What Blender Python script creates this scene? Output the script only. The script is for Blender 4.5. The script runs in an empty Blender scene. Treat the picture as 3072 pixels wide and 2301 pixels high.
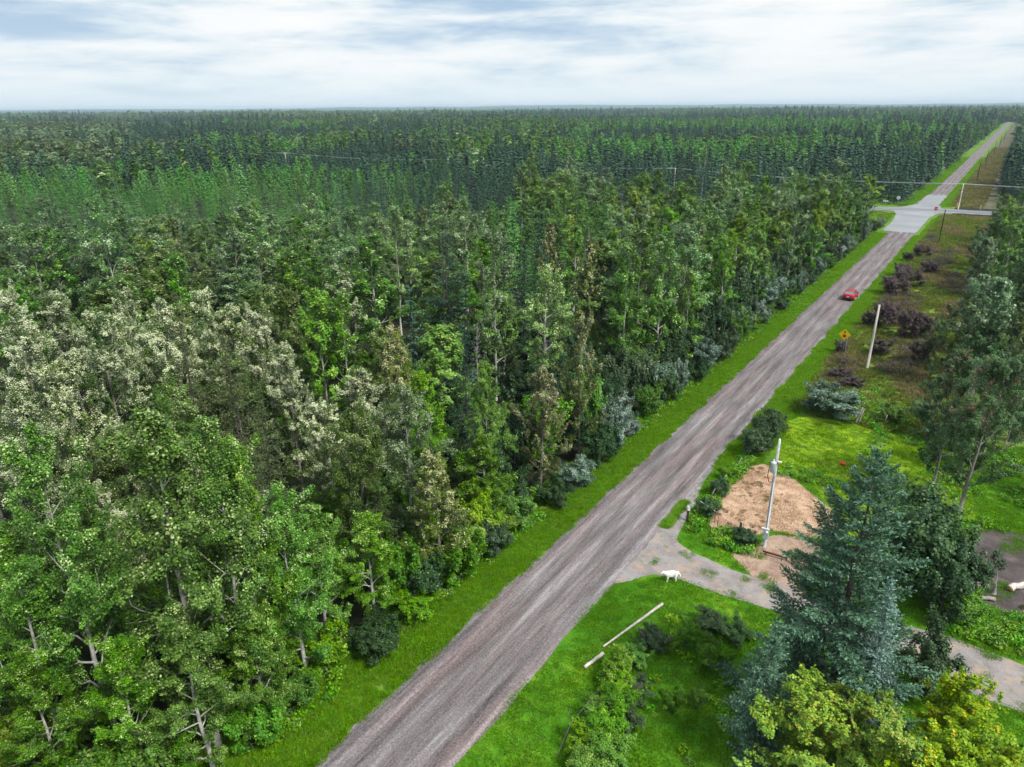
import bpy, bmesh, math, random
import numpy as np

SC = bpy.context.scene
COL = SC.collection
rad = math.radians

# ------------------------------------------------------------------ camera
CAM_H = 30.0
PITCH, YAW, ROLL = rad(21.32), rad(34.24), rad(0.42)
f0 = np.array([0, math.cos(PITCH), -math.sin(PITCH)]); r0 = np.array([1.0, 0, 0]); u0 = np.cross(r0, f0)
rc = r0 * math.cos(ROLL) - u0 * math.sin(ROLL); uc = r0 * math.sin(ROLL) + u0 * math.cos(ROLL)
def yawed(v): return np.array([v[0]*math.cos(YAW) - v[1]*math.sin(YAW), v[0]*math.sin(YAW) + v[1]*math.cos(YAW), v[2]])
from mathutils import Matrix, Vector
cam = bpy.data.cameras.new('camera'); cam_o = bpy.data.objects.new('camera', cam); COL.objects.link(cam_o)
R_, U_, F_ = yawed(rc), yawed(uc), yawed(f0)
cam_o.matrix_world = Matrix(((R_[0], U_[0], -F_[0], 0), (R_[1], U_[1], -F_[1], 0), (R_[2], U_[2], -F_[2], CAM_H), (0, 0, 0, 1)))
cam.sensor_fit = 'HORIZONTAL'; cam.sensor_width = 36; cam.lens = 709.0/1024*36
cam.clip_start = 0.5; cam.clip_end = 60000
SC.camera = cam_o

# ------------------------------------------------------------------ sky, sun, exposure
SUN_EL, SUN_AZ = rad(52), rad(96)       # azimuth: compass angle the light comes from, clockwise from +Y
w = bpy.data.worlds.new('World'); SC.world = w; w.use_nodes = True
nt = w.node_tree; nt.nodes.clear()
def N(t, typ, **kw):
    n = t.nodes.new(typ)
    for k, v in kw.items():
        if k == 'inp':
            for i, x in v.items(): n.inputs[i].default_value = x
        else: setattr(n, k, v)
    return n
def math_n(t, op, a, b=None, clamp=False):
    n = N(t, 'ShaderNodeMath', operation=op, use_clamp=clamp)
    for i, x in enumerate((a, b)):
        if x is None: continue
        if isinstance(x, (int, float)): n.inputs[i].default_value = x
        else: t.links.new(x, n.inputs[i])
    return n.outputs[0]
def ramp(t, fac, stops, interp='LINEAR'):
    n = N(t, 'ShaderNodeValToRGB'); n.color_ramp.interpolation = interp
    els = n.color_ramp.elements
    while len(els) < len(stops): els.new(0.5)
    for e, (p, c) in zip(els, stops): e.position = p; e.color = (*c, 1) if len(c) == 3 else c
    t.links.new(fac, n.inputs[0]); return n.outputs[0]
def mixc(t, fac, a, b, mode='MIX'):
    n = N(t, 'ShaderNodeMix', data_type='RGBA', blend_type=mode)
    for s, x in ((0, fac), (6, a), (7, b)):
        if isinstance(x, (int, float)): n.inputs[s].default_value = x
        elif isinstance(x, tuple): n.inputs[s].default_value = (*x, 1)
        else: t.links.new(x, n.inputs[s])
    return n.outputs[2]
sky = N(nt, 'ShaderNodeTexSky', sky_type='NISHITA', sun_disc=False, sun_elevation=SUN_EL, sun_rotation=SUN_AZ, air_density=1.0, dust_density=1.5)
geo = N(nt, 'ShaderNodeTexCoord')
sep = N(nt, 'ShaderNodeSeparateXYZ'); nt.links.new(geo.outputs['Generated'], sep.inputs[0])
rot = N(nt, 'ShaderNodeMapping'); rot.inputs['Location'].default_value = (1.7, .4, .15); rot.inputs['Scale'].default_value = (1.0, 1.0, 6.5)
nt.links.new(geo.outputs['Generated'], rot.inputs[0])
n1 = N(nt, 'ShaderNodeTexNoise', inp={'Scale': 2.3, 'Detail': 9.0, 'Roughness': 0.58, 'Distortion': 0.25}); nt.links.new(rot.outputs[0], n1.inputs['Vector'])
n2 = N(nt, 'ShaderNodeTexNoise', inp={'Scale': 6.5, 'Detail': 8.0, 'Roughness': 0.6, 'Distortion': 0.2}); nt.links.new(rot.outputs[0], n2.inputs['Vector'])
cl = math_n(nt, 'ADD', math_n(nt, 'MULTIPLY', n1.outputs[0], 0.64), math_n(nt, 'MULTIPLY', n2.outputs[0], 0.36))
cloud0 = ramp(nt, cl, [(0.39, (0.44, 0.60, 0.78)), (0.45, (0.60, 0.73, 0.85)), (0.50, (0.80, 0.88, 0.93)), (0.55, (0.94, 0.965, 0.98)), (0.62, (1.0, 1.0, 1.0))])
hzb = ramp(nt, sep.outputs[2], [(0.0, (1, 1, 1)), (0.05, (.25, .25, .25)), (0.11, (0, 0, 0))])
cloud = mixc(nt, hzb, cloud0, (0.80, 0.90, 0.95))
skyc = mixc(nt, 1.0, sky.outputs[0], (0.1, 0.1, 0.1), 'MULTIPLY')
cover = ramp(nt, cl, [(0.30, (0.88,)*3), (0.46, (0.97,)*3)])
fin = mixc(nt, cover, skyc, cloud)
bg = N(nt, 'ShaderNodeBackground', inp={'Strength': 0.335}); nt.links.new(fin, bg.inputs[0])
nt.links.new(bg.outputs[0], N(nt, 'ShaderNodeOutputWorld').inputs[0])

sun = bpy.data.lights.new('sun', 'SUN'); sun_o = bpy.data.objects.new('sun', sun); COL.objects.link(sun_o)
sun.energy = 1.5; sun.angle = rad(15); sun.color = (1.0, 0.96, 0.9)
sd = Vector((math.sin(SUN_AZ)*math.cos(SUN_EL), math.cos(SUN_AZ)*math.cos(SUN_EL), math.sin(SUN_EL)))
sun_o.rotation_euler = sd.to_track_quat('Z', 'Y').to_euler(); sun_o.location = (0, 0, 60)

SC.view_settings.view_transform = 'Standard'; SC.view_settings.look = 'None'
SC.view_settings.exposure = 1.62; SC.view_settings.gamma = 1.0; SC.view_settings.use_curve_mapping = False
SC.render.engine = 'CYCLES'
cy = SC.cycles
cy.max_bounces = 5; cy.diffuse_bounces = 1; cy.glossy_bounces = 1; cy.transmission_bounces = 3; cy.transparent_max_bounces = 8; cy.volume_bounces = 0
cy.use_adaptive_sampling = True; cy.adaptive_threshold = 0.015
cy.use_denoising = True; cy.denoiser = 'OPENIMAGEDENOISE'; cy.denoising_input_passes = 'RGB_ALBEDO_NORMAL'; cy.caustics_reflective = False; cy.caustics_refractive = False
cy.sample_clamp_indirect = 4

# ------------------------------------------------------------------ materials
def mat(name):
    m = bpy.data.materials.new(name); m.use_nodes = True; t = m.node_tree; t.nodes.clear()
    out = N(t, 'ShaderNodeOutputMaterial'); b = N(t, 'ShaderNodeBsdfPrincipled'); t.links.new(b.outputs[0], out.inputs[0])
    return m, t, b, out
def plain(name, col, rough=0.6, metal=0.0, var=0.25, scale=6.0, bump=0.0, spec=0.4):
    m, t, b, o = mat(name)
    tc = N(t, 'ShaderNodeTexCoord'); n = N(t, 'ShaderNodeTexNoise', inp={'Scale': scale, 'Detail': 5.0, 'Roughness': 0.6}); t.links.new(tc.outputs['Object'], n.inputs['Vector'])
    a = tuple(c*(1-var) for c in col); c2 = tuple(min(1, c*(1+var)) for c in col)
    t.links.new(ramp(t, n.outputs[0], [(0.3, a), (0.7, c2)]), b.inputs['Base Color'])
    b.inputs['Roughness'].default_value = rough; b.inputs['Metallic'].default_value = metal; b.inputs['Specular IOR Level'].default_value = spec
    if bump:
        bp = N(t, 'ShaderNodeBump', inp={'Strength': bump, 'Distance': 0.02}); t.links.new(n.outputs[0], bp.inputs['Height']); t.links.new(bp.outputs[0], b.inputs['Normal'])
    return m
def leaf(name, stops, hue=0.02, val=0.25, trans=0.14, spec=0.3, rough=0.5):
    """stops: colours for the per-leaf value v (0..1); the last stop is the pale leaf underside"""
    m, t, b, o = mat(name)
    at = N(t, 'ShaderNodeAttribute', attribute_name='v')
    c = ramp(t, at.outputs['Fac'], stops)
    oi = N(t, 'ShaderNodeObjectInfo')
    hs = N(t, 'ShaderNodeHueSaturation'); t.links.new(c, hs.inputs['Color'])
    t.links.new(math_n(t, 'ADD', math_n(t, 'MULTIPLY', oi.outputs['Random'], 2*hue), 0.5-hue), hs.inputs['Hue'])
    r2 = math_n(t, 'FRACT', math_n(t, 'MULTIPLY', oi.outputs['Random'], 7.31))
    t.links.new(math_n(t, 'ADD', math_n(t, 'MULTIPLY', r2, 2*val), 1-val), hs.inputs['Value'])
    r3 = math_n(t, 'FRACT', math_n(t, 'MULTIPLY', oi.outputs['Random'], 17.77))
    t.links.new(math_n(t, 'ADD', math_n(t, 'MULTIPLY', r3, 0.25), 0.92), hs.inputs['Saturation'])
    t.links.new(hs.outputs[0], b.inputs['Base Color'])
    b.inputs['Roughness'].default_value = rough; b.inputs['Specular IOR Level'].default_value = spec
    if trans:
        tr = N(t, 'ShaderNodeBsdfTranslucent'); t.links.new(hs.outputs[0], tr.inputs[0])
        ms = N(t, 'ShaderNodeMixShader', inp={0: trans}); t.links.new(b.outputs[0], ms.inputs[1]); t.links.new(tr.outputs[0], ms.inputs[2]); t.links.new(ms.outputs[0], o.inputs[0])
    return m
M = {}
M['aspen'] = leaf('aspen_leaf', [(0, (.032, .09, .010)), (.4, (.07, .175, .020)), (.78, (.19, .36, .055)), (.93, (.44, .58, .22))], hue=.012)
M['poplar'] = leaf('poplar_leaf', [(0, (.032, .068, .014)), (.4, (.07, .13, .026)), (.78, (.18, .27, .07)), (.88, (.60, .65, .41))], hue=.012)
M['poplar_green'] = leaf('poplar_green_leaf', [(0, (.035, .09, .022)), (.4, (.08, .18, .04)), (.8, (.18, .33, .09)), (.92, (.44, .56, .33))], hue=.015)
M['olive'] = leaf('olive_leaf', [(0, (.035, .075, .015)), (.4, (.075, .135, .028)), (.8, (.16, .24, .055)), (.92, (.42, .47, .24))], hue=.018)
M['birch'] = leaf('birch_leaf', [(0, (.06, .15, .012)), (.4, (.13, .27, .022)), (.8, (.26, .42, .045)), (.95, (.42, .48, .10))])
M['bronze'] = leaf('bronze_leaf', [(0, (.045, .08, .016)), (.4, (.10, .145, .028)), (.75, (.22, .28, .06)), (.9, (.56, .56, .32))], hue=.015)
M['maple'] = leaf('maple_leaf', [(0, (.07, .17, .008)), (.4, (.17, .34, .012)), (.75, (.34, .50, .018)), (.94, (.50, .48, .03)), (1, (.50, .32, .05))], hue=.008, val=.1)
M['ash'] = leaf('ash_leaf', [(0, (.025, .07, .025)), (.45, (.065, .15, .05)), (.8, (.17, .29, .07)), (.9, (.20, .13, .06)), (1, (.30, .14, .12))], hue=.01, val=.12)
M['alder'] = leaf('alder_leaf', [(0, (.03, .07, .03)), (.45, (.085, .175, .065)), (.82, (.18, .30, .12)), (.96, (.5, .55, .42))])
M['shrub'] = leaf('shrub_leaf', [(0, (.035, .10, .010)), (.45, (.08, .21, .018)), (.85, (.18, .35, .035)), (1, (.32, .42, .07))], hue=.012)
M['dark_shrub'] = leaf('dark_shrub_leaf', [(0, (.02, .045, .018)), (.5, (.04, .09, .03)), (.9, (.09, .16, .06)), (1, (.22, .28, .14))])
M['willow'] = leaf('willow_leaf', [(0, (.035, .075, .04)), (.4, (.075, .14, .085)), (.8, (.17, .26, .18)), (1, (.36, .46, .38))], val=.15)
M['purple'] = leaf('purple_twig', [(0, (.045, .033, .034)), (.5, (.092, .066, .066)), (.9, (.17, .125, .115)), (1, (.14, .17, .06))], trans=.1)
M['spruce'] = leaf('spruce_needle', [(0, (.014, .038, .024)), (.5, (.03, .075, .045)), (1, (.07, .14, .08))], trans=0, spec=.25, rough=.6, hue=.02)
M['spruce_olive'] = leaf('olive_spruce_needle', [(0, (.03, .05, .018)), (.5, (.065, .095, .03)), (1, (.14, .18, .06))], trans=0, spec=.25, rough=.6, val=.15)
M['bluespruce'] = leaf('blue_spruce_needle', [(0, (.024, .06, .034)), (.5, (.066, .15, .086)), (1, (.21, .38, .24))], trans=0, spec=.3, rough=.55, val=.06, hue=.008)
M['palespruce'] = leaf('pale_spruce_needle', [(0, (.07, .14, .12)), (.5, (.16, .29, .24)), (1, (.32, .48, .41))], trans=0, spec=.3, rough=.55, val=.06, hue=.008)
M['larch'] = leaf('larch_needle', [(0, (.02, .075, .018)), (.5, (.068, .195, .045)), (1, (.19, .38, .09))], trans=.15, spec=.25, rough=.6, hue=.02, val=.4)
M['larch_yellow'] = leaf('yellow_larch_needle', [(0, (.10, .16, .01)), (.5, (.20, .27, .015)), (1, (.32, .38, .03))], trans=.15, spec=.2)
M['straw'] = leaf('straw_stalk', [(0, (.34, .21, .12)), (.5, (.56, .39, .24)), (1, (.76, .60, .40))], trans=.3, val=.2, hue=.01)
M['bark_white'] = plain('white_bark', (.42, .42, .37), .8, var=.45, scale=3.5, bump=.3)
M['bark_grey'] = plain('grey_bark', (.20, .185, .16), .85, var=.4, scale=5, bump=.4)
M['bark_dark'] = plain('dark_bark', (.075, .062, .055), .9, var=.4, scale=6, bump=.4)
M['bark_dead'] = plain('dead_bark', (.26, .245, .235), .85, var=.35, scale=4)

def ground_mat(name, stops, scale=0.25, fine=9.0, fine_amt=0.35, rough=.9, bump=.4, stretch=(1, 1, 1), dist=.03):
    m, t, b, o = mat(name)
    g = N(t, 'ShaderNodeNewGeometry'); mp = N(t, 'ShaderNodeMapping'); mp.inputs['Scale'].default_value = stretch; t.links.new(g.outputs['Position'], mp.inputs[0])
    a = N(t, 'ShaderNodeTexNoise', inp={'Scale': scale, 'Detail': 7.0, 'Roughness': 0.62, 'Distortion': .4}); t.links.new(mp.outputs[0], a.inputs['Vector'])
    f = N(t, 'ShaderNodeTexNoise', inp={'Scale': fine, 'Detail': 4.0, 'Roughness': 0.7}); t.links.new(g.outputs['Position'], f.inputs['Vector'])
    v = math_n(t, 'ADD', math_n(t, 'MULTIPLY', a.outputs[0], 1-fine_amt), math_n(t, 'MULTIPLY', f.outputs[0], fine_amt))
    t.links.new(ramp(t, v, stops), b.inputs['Base Color'])
    b.inputs['Roughness'].default_value = rough; b.inputs['Specular IOR Level'].default_value = .2
    bp = N(t, 'ShaderNodeBump', inp={'Strength': bump, 'Distance': dist}); t.links.new(f.outputs[0], bp.inputs['Height']); t.links.new(bp.outputs[0], b.inputs['Normal'])
    return m
M['forest_floor'] = ground_mat('forest_floor', [(.3, (.010, .013, .006)), (.5, (.020, .028, .010)), (.7, (.04, .05, .018))], scale=.5, fine=3.0)
M['verge'] = ground_mat('verge_grass', [(.30, (.035, .10, .008)), (.44, (.07, .17, .012)), (.56, (.12, .225, .02)), (.68, (.23, .27, .05))], scale=.35, fine=14)
M['lawn'] = ground_mat('lawn_grass', [(.30, (.025, .10, .004)), (.43, (.050, .185, .006)), (.55, (.10, .25, .009)), (.68, (.20, .29, .02))], scale=.3, fine=14)
M['paddock'] = ground_mat('paddock_grass', [(.28, (.05, .14, .006)), (.42, (.14, .27, .008)), (.58, (.24, .36, .010)), (.75, (.32, .34, .06))], scale=.4, fine=14)
M['marsh'] = ground_mat('marsh_ground', [(.30, (.06, .05, .03)), (.40, (.11, .15, .035)), (.50, (.16, .26, .04)), (.66, (.27, .35, .07))], scale=.22, fine=6)
M['dry_brush'] = ground_mat('dry_brush_ground', [(.30, (.045, .038, .030)), (.44, (.085, .078, .05)), (.56, (.13, .125, .07)), (.70, (.15, .19, .06))], scale=.15, fine=4)
M['straw_ground'] = ground_mat('straw_ground', [(.28, (.17, .10, .07)), (.40, (.36, .225, .15)), (.53, (.53, .36, .25)), (.68, (.66, .50, .36))], scale=.55, fine=16, fine_amt=.42, stretch=(1, 1.4, 1))
M['straw_dirt'] = ground_mat('straw_dirt', [(.28, (.14, .09, .075)), (.43, (.28, .19, .15)), (.58, (.42, .31, .23)), (.74, (.52, .40, .28))], scale=.8, fine=14, fine_amt=.42)
M['soil'] = ground_mat('dark_soil', [(.30, (.035, .029, .030)), (.48, (.075, .062, .062)), (.62, (.15, .125, .115)), (.75, (.26, .22, .18))], scale=.6, fine=12, fine_amt=.45)
M['drive_edge'] = ground_mat('driveway_gravel', [(.28, (.17, .15, .145)), (.44, (.29, .27, .27)), (.58, (.38, .36, .365)), (.74, (.49, .47, .46))], scale=.5, fine=18, fine_amt=.5)
M['asphalt'] = ground_mat('pale_asphalt', [(.3, (.20, .21, .22)), (.5, (.255, .27, .285)), (.7, (.31, .325, .34))], scale=.12, fine=10, fine_amt=.25)
M['cross'] = ground_mat('crossroad_asphalt', [(.3, (.15, .15, .165)), (.5, (.19, .19, .21)), (.7, (.25, .25, .27))], scale=.2, fine=8, fine_amt=.25, stretch=(.08, 1, 1))

def drive_mat():
    m = ground_mat('driveway_gravel', [(.28, (.12, .105, .098)), (.44, (.215, .195, .188)), (.58, (.305, .285, .28)), (.74, (.42, .40, .39))], scale=.6, fine=18, fine_amt=.5)
    t = m.node_tree; b = [n for n in t.nodes if n.type == 'BSDF_PRINCIPLED'][0]; old = b.inputs['Base Color'].links[0].from_socket
    g = N(t, 'ShaderNodeNewGeometry'); n = N(t, 'ShaderNodeTexNoise', inp={'Scale': .8, 'Detail': 6.0, 'Roughness': .7}); t.links.new(g.outputs['Position'], n.inputs['Vector'])
    n3 = N(t, 'ShaderNodeTexNoise', inp={'Scale': 1.1, 'Detail': 6.0, 'Roughness': .75}); mp = N(t, 'ShaderNodeMapping'); mp.inputs['Location'].default_value = (31, 7, 0); t.links.new(g.outputs['Position'], mp.inputs[0]); t.links.new(mp.outputs[0], n3.inputs['Vector'])
    c = mixc(t, ramp(t, n.outputs[0], [(.50, (0, 0, 0)), (.62, (.75,)*3)]), old, (.40, .29, .21))
    c = mixc(t, ramp(t, n3.outputs[0], [(.57, (0, 0, 0)), (.66, (.7,)*3)]), c, (.13, .17, .05))
    t.links.new(c, b.inputs['Base Color']); return m
M['drive'] = drive_mat()
def road_mat():
    m, t, b, o = mat('gravel_road')
    g = N(t, 'ShaderNodeNewGeometry')
    def streak(sx, sy, detail, rough=.6, loc=0):
        mp = N(t, 'ShaderNodeMapping'); mp.inputs['Scale'].default_value = (sx, sy, 1); mp.inputs['Location'].default_value = (loc, loc, 0); t.links.new(g.outputs['Position'], mp.inputs[0])
        n = N(t, 'ShaderNodeTexNoise', inp={'Scale': 1.0, 'Detail': detail, 'Roughness': rough}); t.links.new(mp.outputs[0], n.inputs['Vector']); return n.outputs[0]
    s1 = streak(1.5, .10, 6); s2 = streak(5.0, .3, 5, .7, 7.3); s3 = streak(.9, .06, 3, .6, 3.1)
    f = N(t, 'ShaderNodeTexNoise', inp={'Scale': 11.0, 'Detail': 5.0, 'Roughness': .8}); t.links.new(g.outputs['Position'], f.inputs['Vector'])
    v = math_n(t, 'ADD', math_n(t, 'MULTIPLY', s1, .30), math_n(t, 'ADD', math_n(t, 'MULTIPLY', s2, .24), math_n(t, 'MULTIPLY', f.outputs[0], .46)))
    sx_ = N(t, 'ShaderNodeSeparateXYZ'); t.links.new(g.outputs['Position'], sx_.inputs[0])
    ph = math_n(t, 'ADD', math_n(t, 'MULTIPLY', math_n(t, 'ADD', sx_.outputs[0], 19.65), 4.3), math_n(t, 'MULTIPLY', s3, 2.2))
    v = math_n(t, 'ADD', v, math_n(t, 'MULTIPLY', math_n(t, 'COSINE', ph), .022))
    base = ramp(t, v, [(.39, (.06, .052, .053)), (.46, (.128, .114, .116)), (.53, (.195, .177, .180)), (.61, (.345, .325, .33))])
    red = ramp(t, s3, [(.48, (0, 0, 0)), (.62, (1, 1, 1))])
    tint = mixc(t, math_n(t, 'MULTIPLY', red, .4), base, mixc(t, 1.0, base, (1.12, .82, .78), 'MULTIPLY'))
    t.links.new(tint, b.inputs['Base Color']); b.inputs['Roughness'].default_value = .92; b.inputs['Specular IOR Level'].default_value = .2
    bp = N(t, 'ShaderNodeBump', inp={'Strength': .5, 'Distance': .04}); t.links.new(v, bp.inputs['Height']); t.links.new(bp.outputs[0], b.inputs['Normal'])
    return m
M['road'] = road_mat()

# ------------------------------------------------------------------ mesh helpers
def mesh_np(name, V, F4, mats, F3=None, v=None, midx=None, smooth=False):
    me = bpy.data.meshes.new(name)
    V = np.asarray(V, np.float32).reshape(-1, 3)
    n4 = 0 if F4 is None else len(F4); n3 = 0 if F3 is None else len(F3)
    me.vertices.add(len(V)); me.vertices.foreach_set('co', V.ravel())
    loops = []
    if n4: loops.append(np.asarray(F4, np.int32).ravel())
    if n3: loops.append(np.asarray(F3, np.int32).ravel())
    L = np.concatenate(loops); me.loops.add(len(L)); me.loops.foreach_set('vertex_index', L)
    tot = np.concatenate([np.full(n4, 4, np.int32), np.full(n3, 3, np.int32)])
    st = np.concatenate([[0], np.cumsum(tot)[:-1]]).astype(np.int32)
    me.polygons.add(len(tot)); me.polygons.foreach_set('loop_start', st); me.polygons.foreach_set('loop_total', tot)
    for m in (mats if isinstance(mats, (list, tuple)) else [mats]): me.materials.append(m)
    if midx is not None: me.polygons.foreach_set('material_index', np.asarray(midx, np.int32))
    me.polygons.foreach_set('use_smooth', np.full(len(tot), smooth))
    if v is not None:
        a = me.attributes.new('v', 'FLOAT', 'FACE'); a.data.foreach_set('value', np.asarray(v, np.float32))
    me.update(calc_edges=True); me.validate()
    return me
def unit(a): return a / np.maximum(np.linalg.norm(a, axis=-1, keepdims=True), 1e-9)
class Tubes:
    def __init__(s): s.V = []; s.F = []; s.n = 0
    def add(s, pts, rads, sides=6, cap=True):
        pts = np.asarray(pts, float); rads = np.asarray(rads, float); k = len(pts)
        d = unit(np.gradient(pts, axis=0)); ref = np.array([0.31, 0.2, 0.93]) if abs(d[0][2]) < .9 else np.array([1, .2, 0])
        a = unit(np.cross(d, ref)); b = np.cross(d, a)
        th = np.linspace(0, 2*math.pi, sides, endpoint=False)
        ring = pts[:, None] + rads[:, None, None]*(np.cos(th)[None, :, None]*a[:, None] + np.sin(th)[None, :, None]*b[:, None])
        base = s.n; s.V.append(ring.reshape(-1, 3)); s.n += k*sides
        i = np.arange(k-1)[:, None]*sides; j = np.arange(sides)[None]; jn = (j+1) % sides
        s.F.append((np.stack([i+j, i+jn, i+sides+jn, i+sides+j], -1).reshape(-1, 4) + base))
        if cap and sides >= 4:
            for r in (0, k-1):
                for q in range(1, sides-2, 2):
                    o = base + r*sides; s.F.append(np.array([[o, o+q, o+q+1, o+q+2]]))
                if sides % 2: o = base + r*sides; s.F.append(np.array([[o, o+sides-2, o+sides-1, o+sides-1]])) if False else None
    def arrays(s): return np.concatenate(s.V), np.concatenate([f for f in s.F if f is not None])
    def mesh(s, name, m, smooth=True):
        V, F = s.arrays(); return mesh_np(name, V, F, m, smooth=smooth)
def quads_at(c, n, rng, L, W, t=None):
    """rhombus leaves at centres c with normals n"""
    k = len(c)
    if t is None: t = rng.normal(size=(k, 3))
    t = unit(t - n*np.sum(t*n, 1, keepdims=True)); b = np.cross(n, t)
    L = np.broadcast_to(np.asarray(L, float), (k,))[:, None]; W = np.broadcast_to(np.asarray(W, float), (k,))[:, None]
    V = np.stack([c - t*L/2, c + b*W/2, c + t*L/2, c - b*W/2], 1).reshape(-1, 3)
    return V, np.arange(4*k).reshape(-1, 4)
def ball(rng, k):
    p = unit(rng.normal(size=(k, 3))); return p*(rng.random((k, 1))**.45)

# ------------------------------------------------------------------ tree builders: return (trunk mesh, crown mesh)
def decid(name, seed, h, R, base, npri, nleaf, ls, leafm, barkm, stems=1, tr=None, clus=(.24, .42), pale=.06, tip_pale=.2, nsec=5, lean=.03, detail=1, bare=False, lean_az=None, topred=0., flat=.85, up=.95, prof_p=2.6, clump=.85, tert=2, sprout=.35, outw=.22, vr=1.0):
    rng = np.random.default_rng(seed); T = Tubes(); C = []
    tr = tr or h*.0105
    for sidx in range(stems):
        k = 7; ts = np.linspace(0, 1, k); az0 = rng.random()*6.28
        spread = 0 if stems == 1 else .28*R*2/h
        wob = np.cumsum(rng.normal(size=(k, 2))*lean*h*.35, 0)*.5; wob -= wob[0]
        hh = h*(1 if stems == 1 else rng.uniform(.75, 1))
        stem = np.stack([wob[:, 0]+math.cos(az0)*spread*hh*ts, wob[:, 1]+math.sin(az0)*spread*hh*ts, hh*ts], 1)
        if stems > 1: stem[:, :2] += np.array([math.cos(az0), math.sin(az0)])*R*.12
        T.add(stem, tr*np.maximum(.06, (1-ts)**.85)*(1 if stems == 1 else .6), 7 if detail > 0 else 4)
        np_ = max(3, npri//stems)
        for i in range(np_):
            t = base + (.97-base)*(i+rng.random())/np_; s = (t-base)/(1-base)
            P = np.array([np.interp(t, ts, stem[:, q]) for q in range(3)])
            az = i*2.399 + rng.normal()*.35 + az0
            L = R*(.45+.55*min(1, s/.3))*(max(0, 1-s**prof_p)**.55)*rng.uniform(.62, 1.15) + .25
            el = .42 + .62*s + rng.normal()*.16
            q = np.linspace(0, 1, 5); rise = el + .35*q
            d = np.stack([np.cos(rise)*math.cos(az), np.cos(rise)*math.sin(az), np.sin(rise)], 1)
            br = P + np.concatenate([[np.zeros(3)], np.cumsum(d[1:]*L/4, 0)]) + np.concatenate([[np.zeros(3)], rng.normal(size=(4, 3))*L*.035])
            r1 = max(.012, tr*(1-t)*.55)
            if detail >= 0: T.add(br, r1*np.array([1, .8, .6, .4, .15]), 5 if detail > 0 else 3, cap=False)
            for a_, b_, wc in ((.35, .6, .8), (.6, .8, 1.), (.8, 1.0, 1.0)):
                C.append((np.array([np.interp(a_, q, br[:, a]) for a in range(3)]), np.array([np.interp(b_, q, br[:, a]) for a in range(3)]), b_*.8 + .2*s, wc))
            for j in range(nsec):
                e = rng.uniform(.25, .95); P2 = np.array([np.interp(e, q, br[:, a]) for a in range(3)])
                d2 = unit(d[2] + rng.normal(size=3)*.75 + np.array([0, 0, .25])); L2 = L*rng.uniform(.25, .5)
                sec = P2 + d2*L2*np.array([[0], [.5], [1]]) + np.array([[0, 0, 0], [0, 0, 0], [0, 0, .1*L2]])
                if detail > 0: T.add(sec, r1*.45*np.array([1, .7, .2]), 4, cap=False)
                C.append((sec[0]+(sec[2]-sec[0])*.3, sec[2], .75+.25*s, .95))
                for _ in range(tert):
                    e3 = rng.uniform(.3, 1); d3 = unit(d2 + rng.normal(size=3)*.7 + np.array([0, 0, sprout])); p3 = sec[0] + (sec[2]-sec[0])*e3
                    C.append((p3, p3+d3*L2*rng.uniform(.4, .8), .8+.2*s, .8))
                if bare and detail > 0:
                    for _ in range(3):
                        d3 = unit(d2 + rng.normal(size=3)*.8); p3 = sec[0] + (sec[2]-sec[0])*rng.uniform(.4, 1)
                        T.add(np.array([p3, p3+d3*L2*.35, p3+d3*L2*.6+np.array([0, 0, .05])]), r1*.25*np.array([1, .7, .3]), 3, cap=False)
        for qa, qb in ((.86, .93), (.93, 1.01)): C.append((np.array([np.interp(qa, ts, stem[:, a]) for a in range(3)]), np.array([np.interp(qb, ts, stem[:, a]) for a in range(3)])+np.array([0, 0, .15]), 1.0, .9))
    trunk = T.mesh(name+'_trunk', barkm)
    if nleaf == 0: return trunk, None
    A0 = np.array([c[0] for c in C]); A1 = np.array([c[1] for c in C]); tip = np.array([c[2] for c in C]); wgt = np.array([c[3] for c in C]); cen = (A0+A1)/2
    crad = rng.uniform(*clus, len(C))*(R/3)**.5*wgt; slen = np.linalg.norm(A1-A0, axis=1)
    # sprays differ in fullness
    full = rng.uniform(.3, 1.0, len(C))*crad*(slen+crad); idx = rng.choice(len(C), nleaf, p=full/full.sum())
    tt = rng.random((nleaf, 1)); off = ball(rng, nleaf)*crad[idx][:, None]*(1.15-.6*tt)
    pos = A0[idx] + (A1-A0)[idx]*tt*1.05 + off
    cn = unit(rng.normal(size=(len(C), 3))*.5 + np.array([0, 0, up]) + unit(cen - np.array([0, 0, .45*h]))*.5)
    axis_c = np.array([0, 0, .5*h]); ow = (pos - axis_c)*np.array([1/R, 1/R, 1.6/h]); ow = unit(ow)
    nor = unit((rng.normal(size=(nleaf, 3))*.5 + cn[idx]*.8 + unit(off)*.5)*(1-outw) + (ow + np.array([0, 0, .55]))*outw*1.6)
    cv = rng.uniform(-.2, .2, len(C))
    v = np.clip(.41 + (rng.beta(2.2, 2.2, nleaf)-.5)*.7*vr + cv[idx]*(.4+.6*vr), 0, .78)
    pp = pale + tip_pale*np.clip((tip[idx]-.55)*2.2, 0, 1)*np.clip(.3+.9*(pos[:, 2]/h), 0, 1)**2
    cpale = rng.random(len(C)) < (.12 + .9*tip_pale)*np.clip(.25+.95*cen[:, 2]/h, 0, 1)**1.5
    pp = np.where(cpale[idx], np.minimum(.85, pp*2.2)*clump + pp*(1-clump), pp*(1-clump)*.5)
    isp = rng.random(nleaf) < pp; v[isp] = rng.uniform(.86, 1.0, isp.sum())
    if topred:
        rc_ = rng.random(len(C)) < topred; sel = rc_[idx] & (rng.random(nleaf) < .7) & (pos[:, 2] > .62*h); v[sel] = rng.uniform(.88, 1, sel.sum())
    sz = ls*rng.uniform(.7, 1.3, nleaf)
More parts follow.
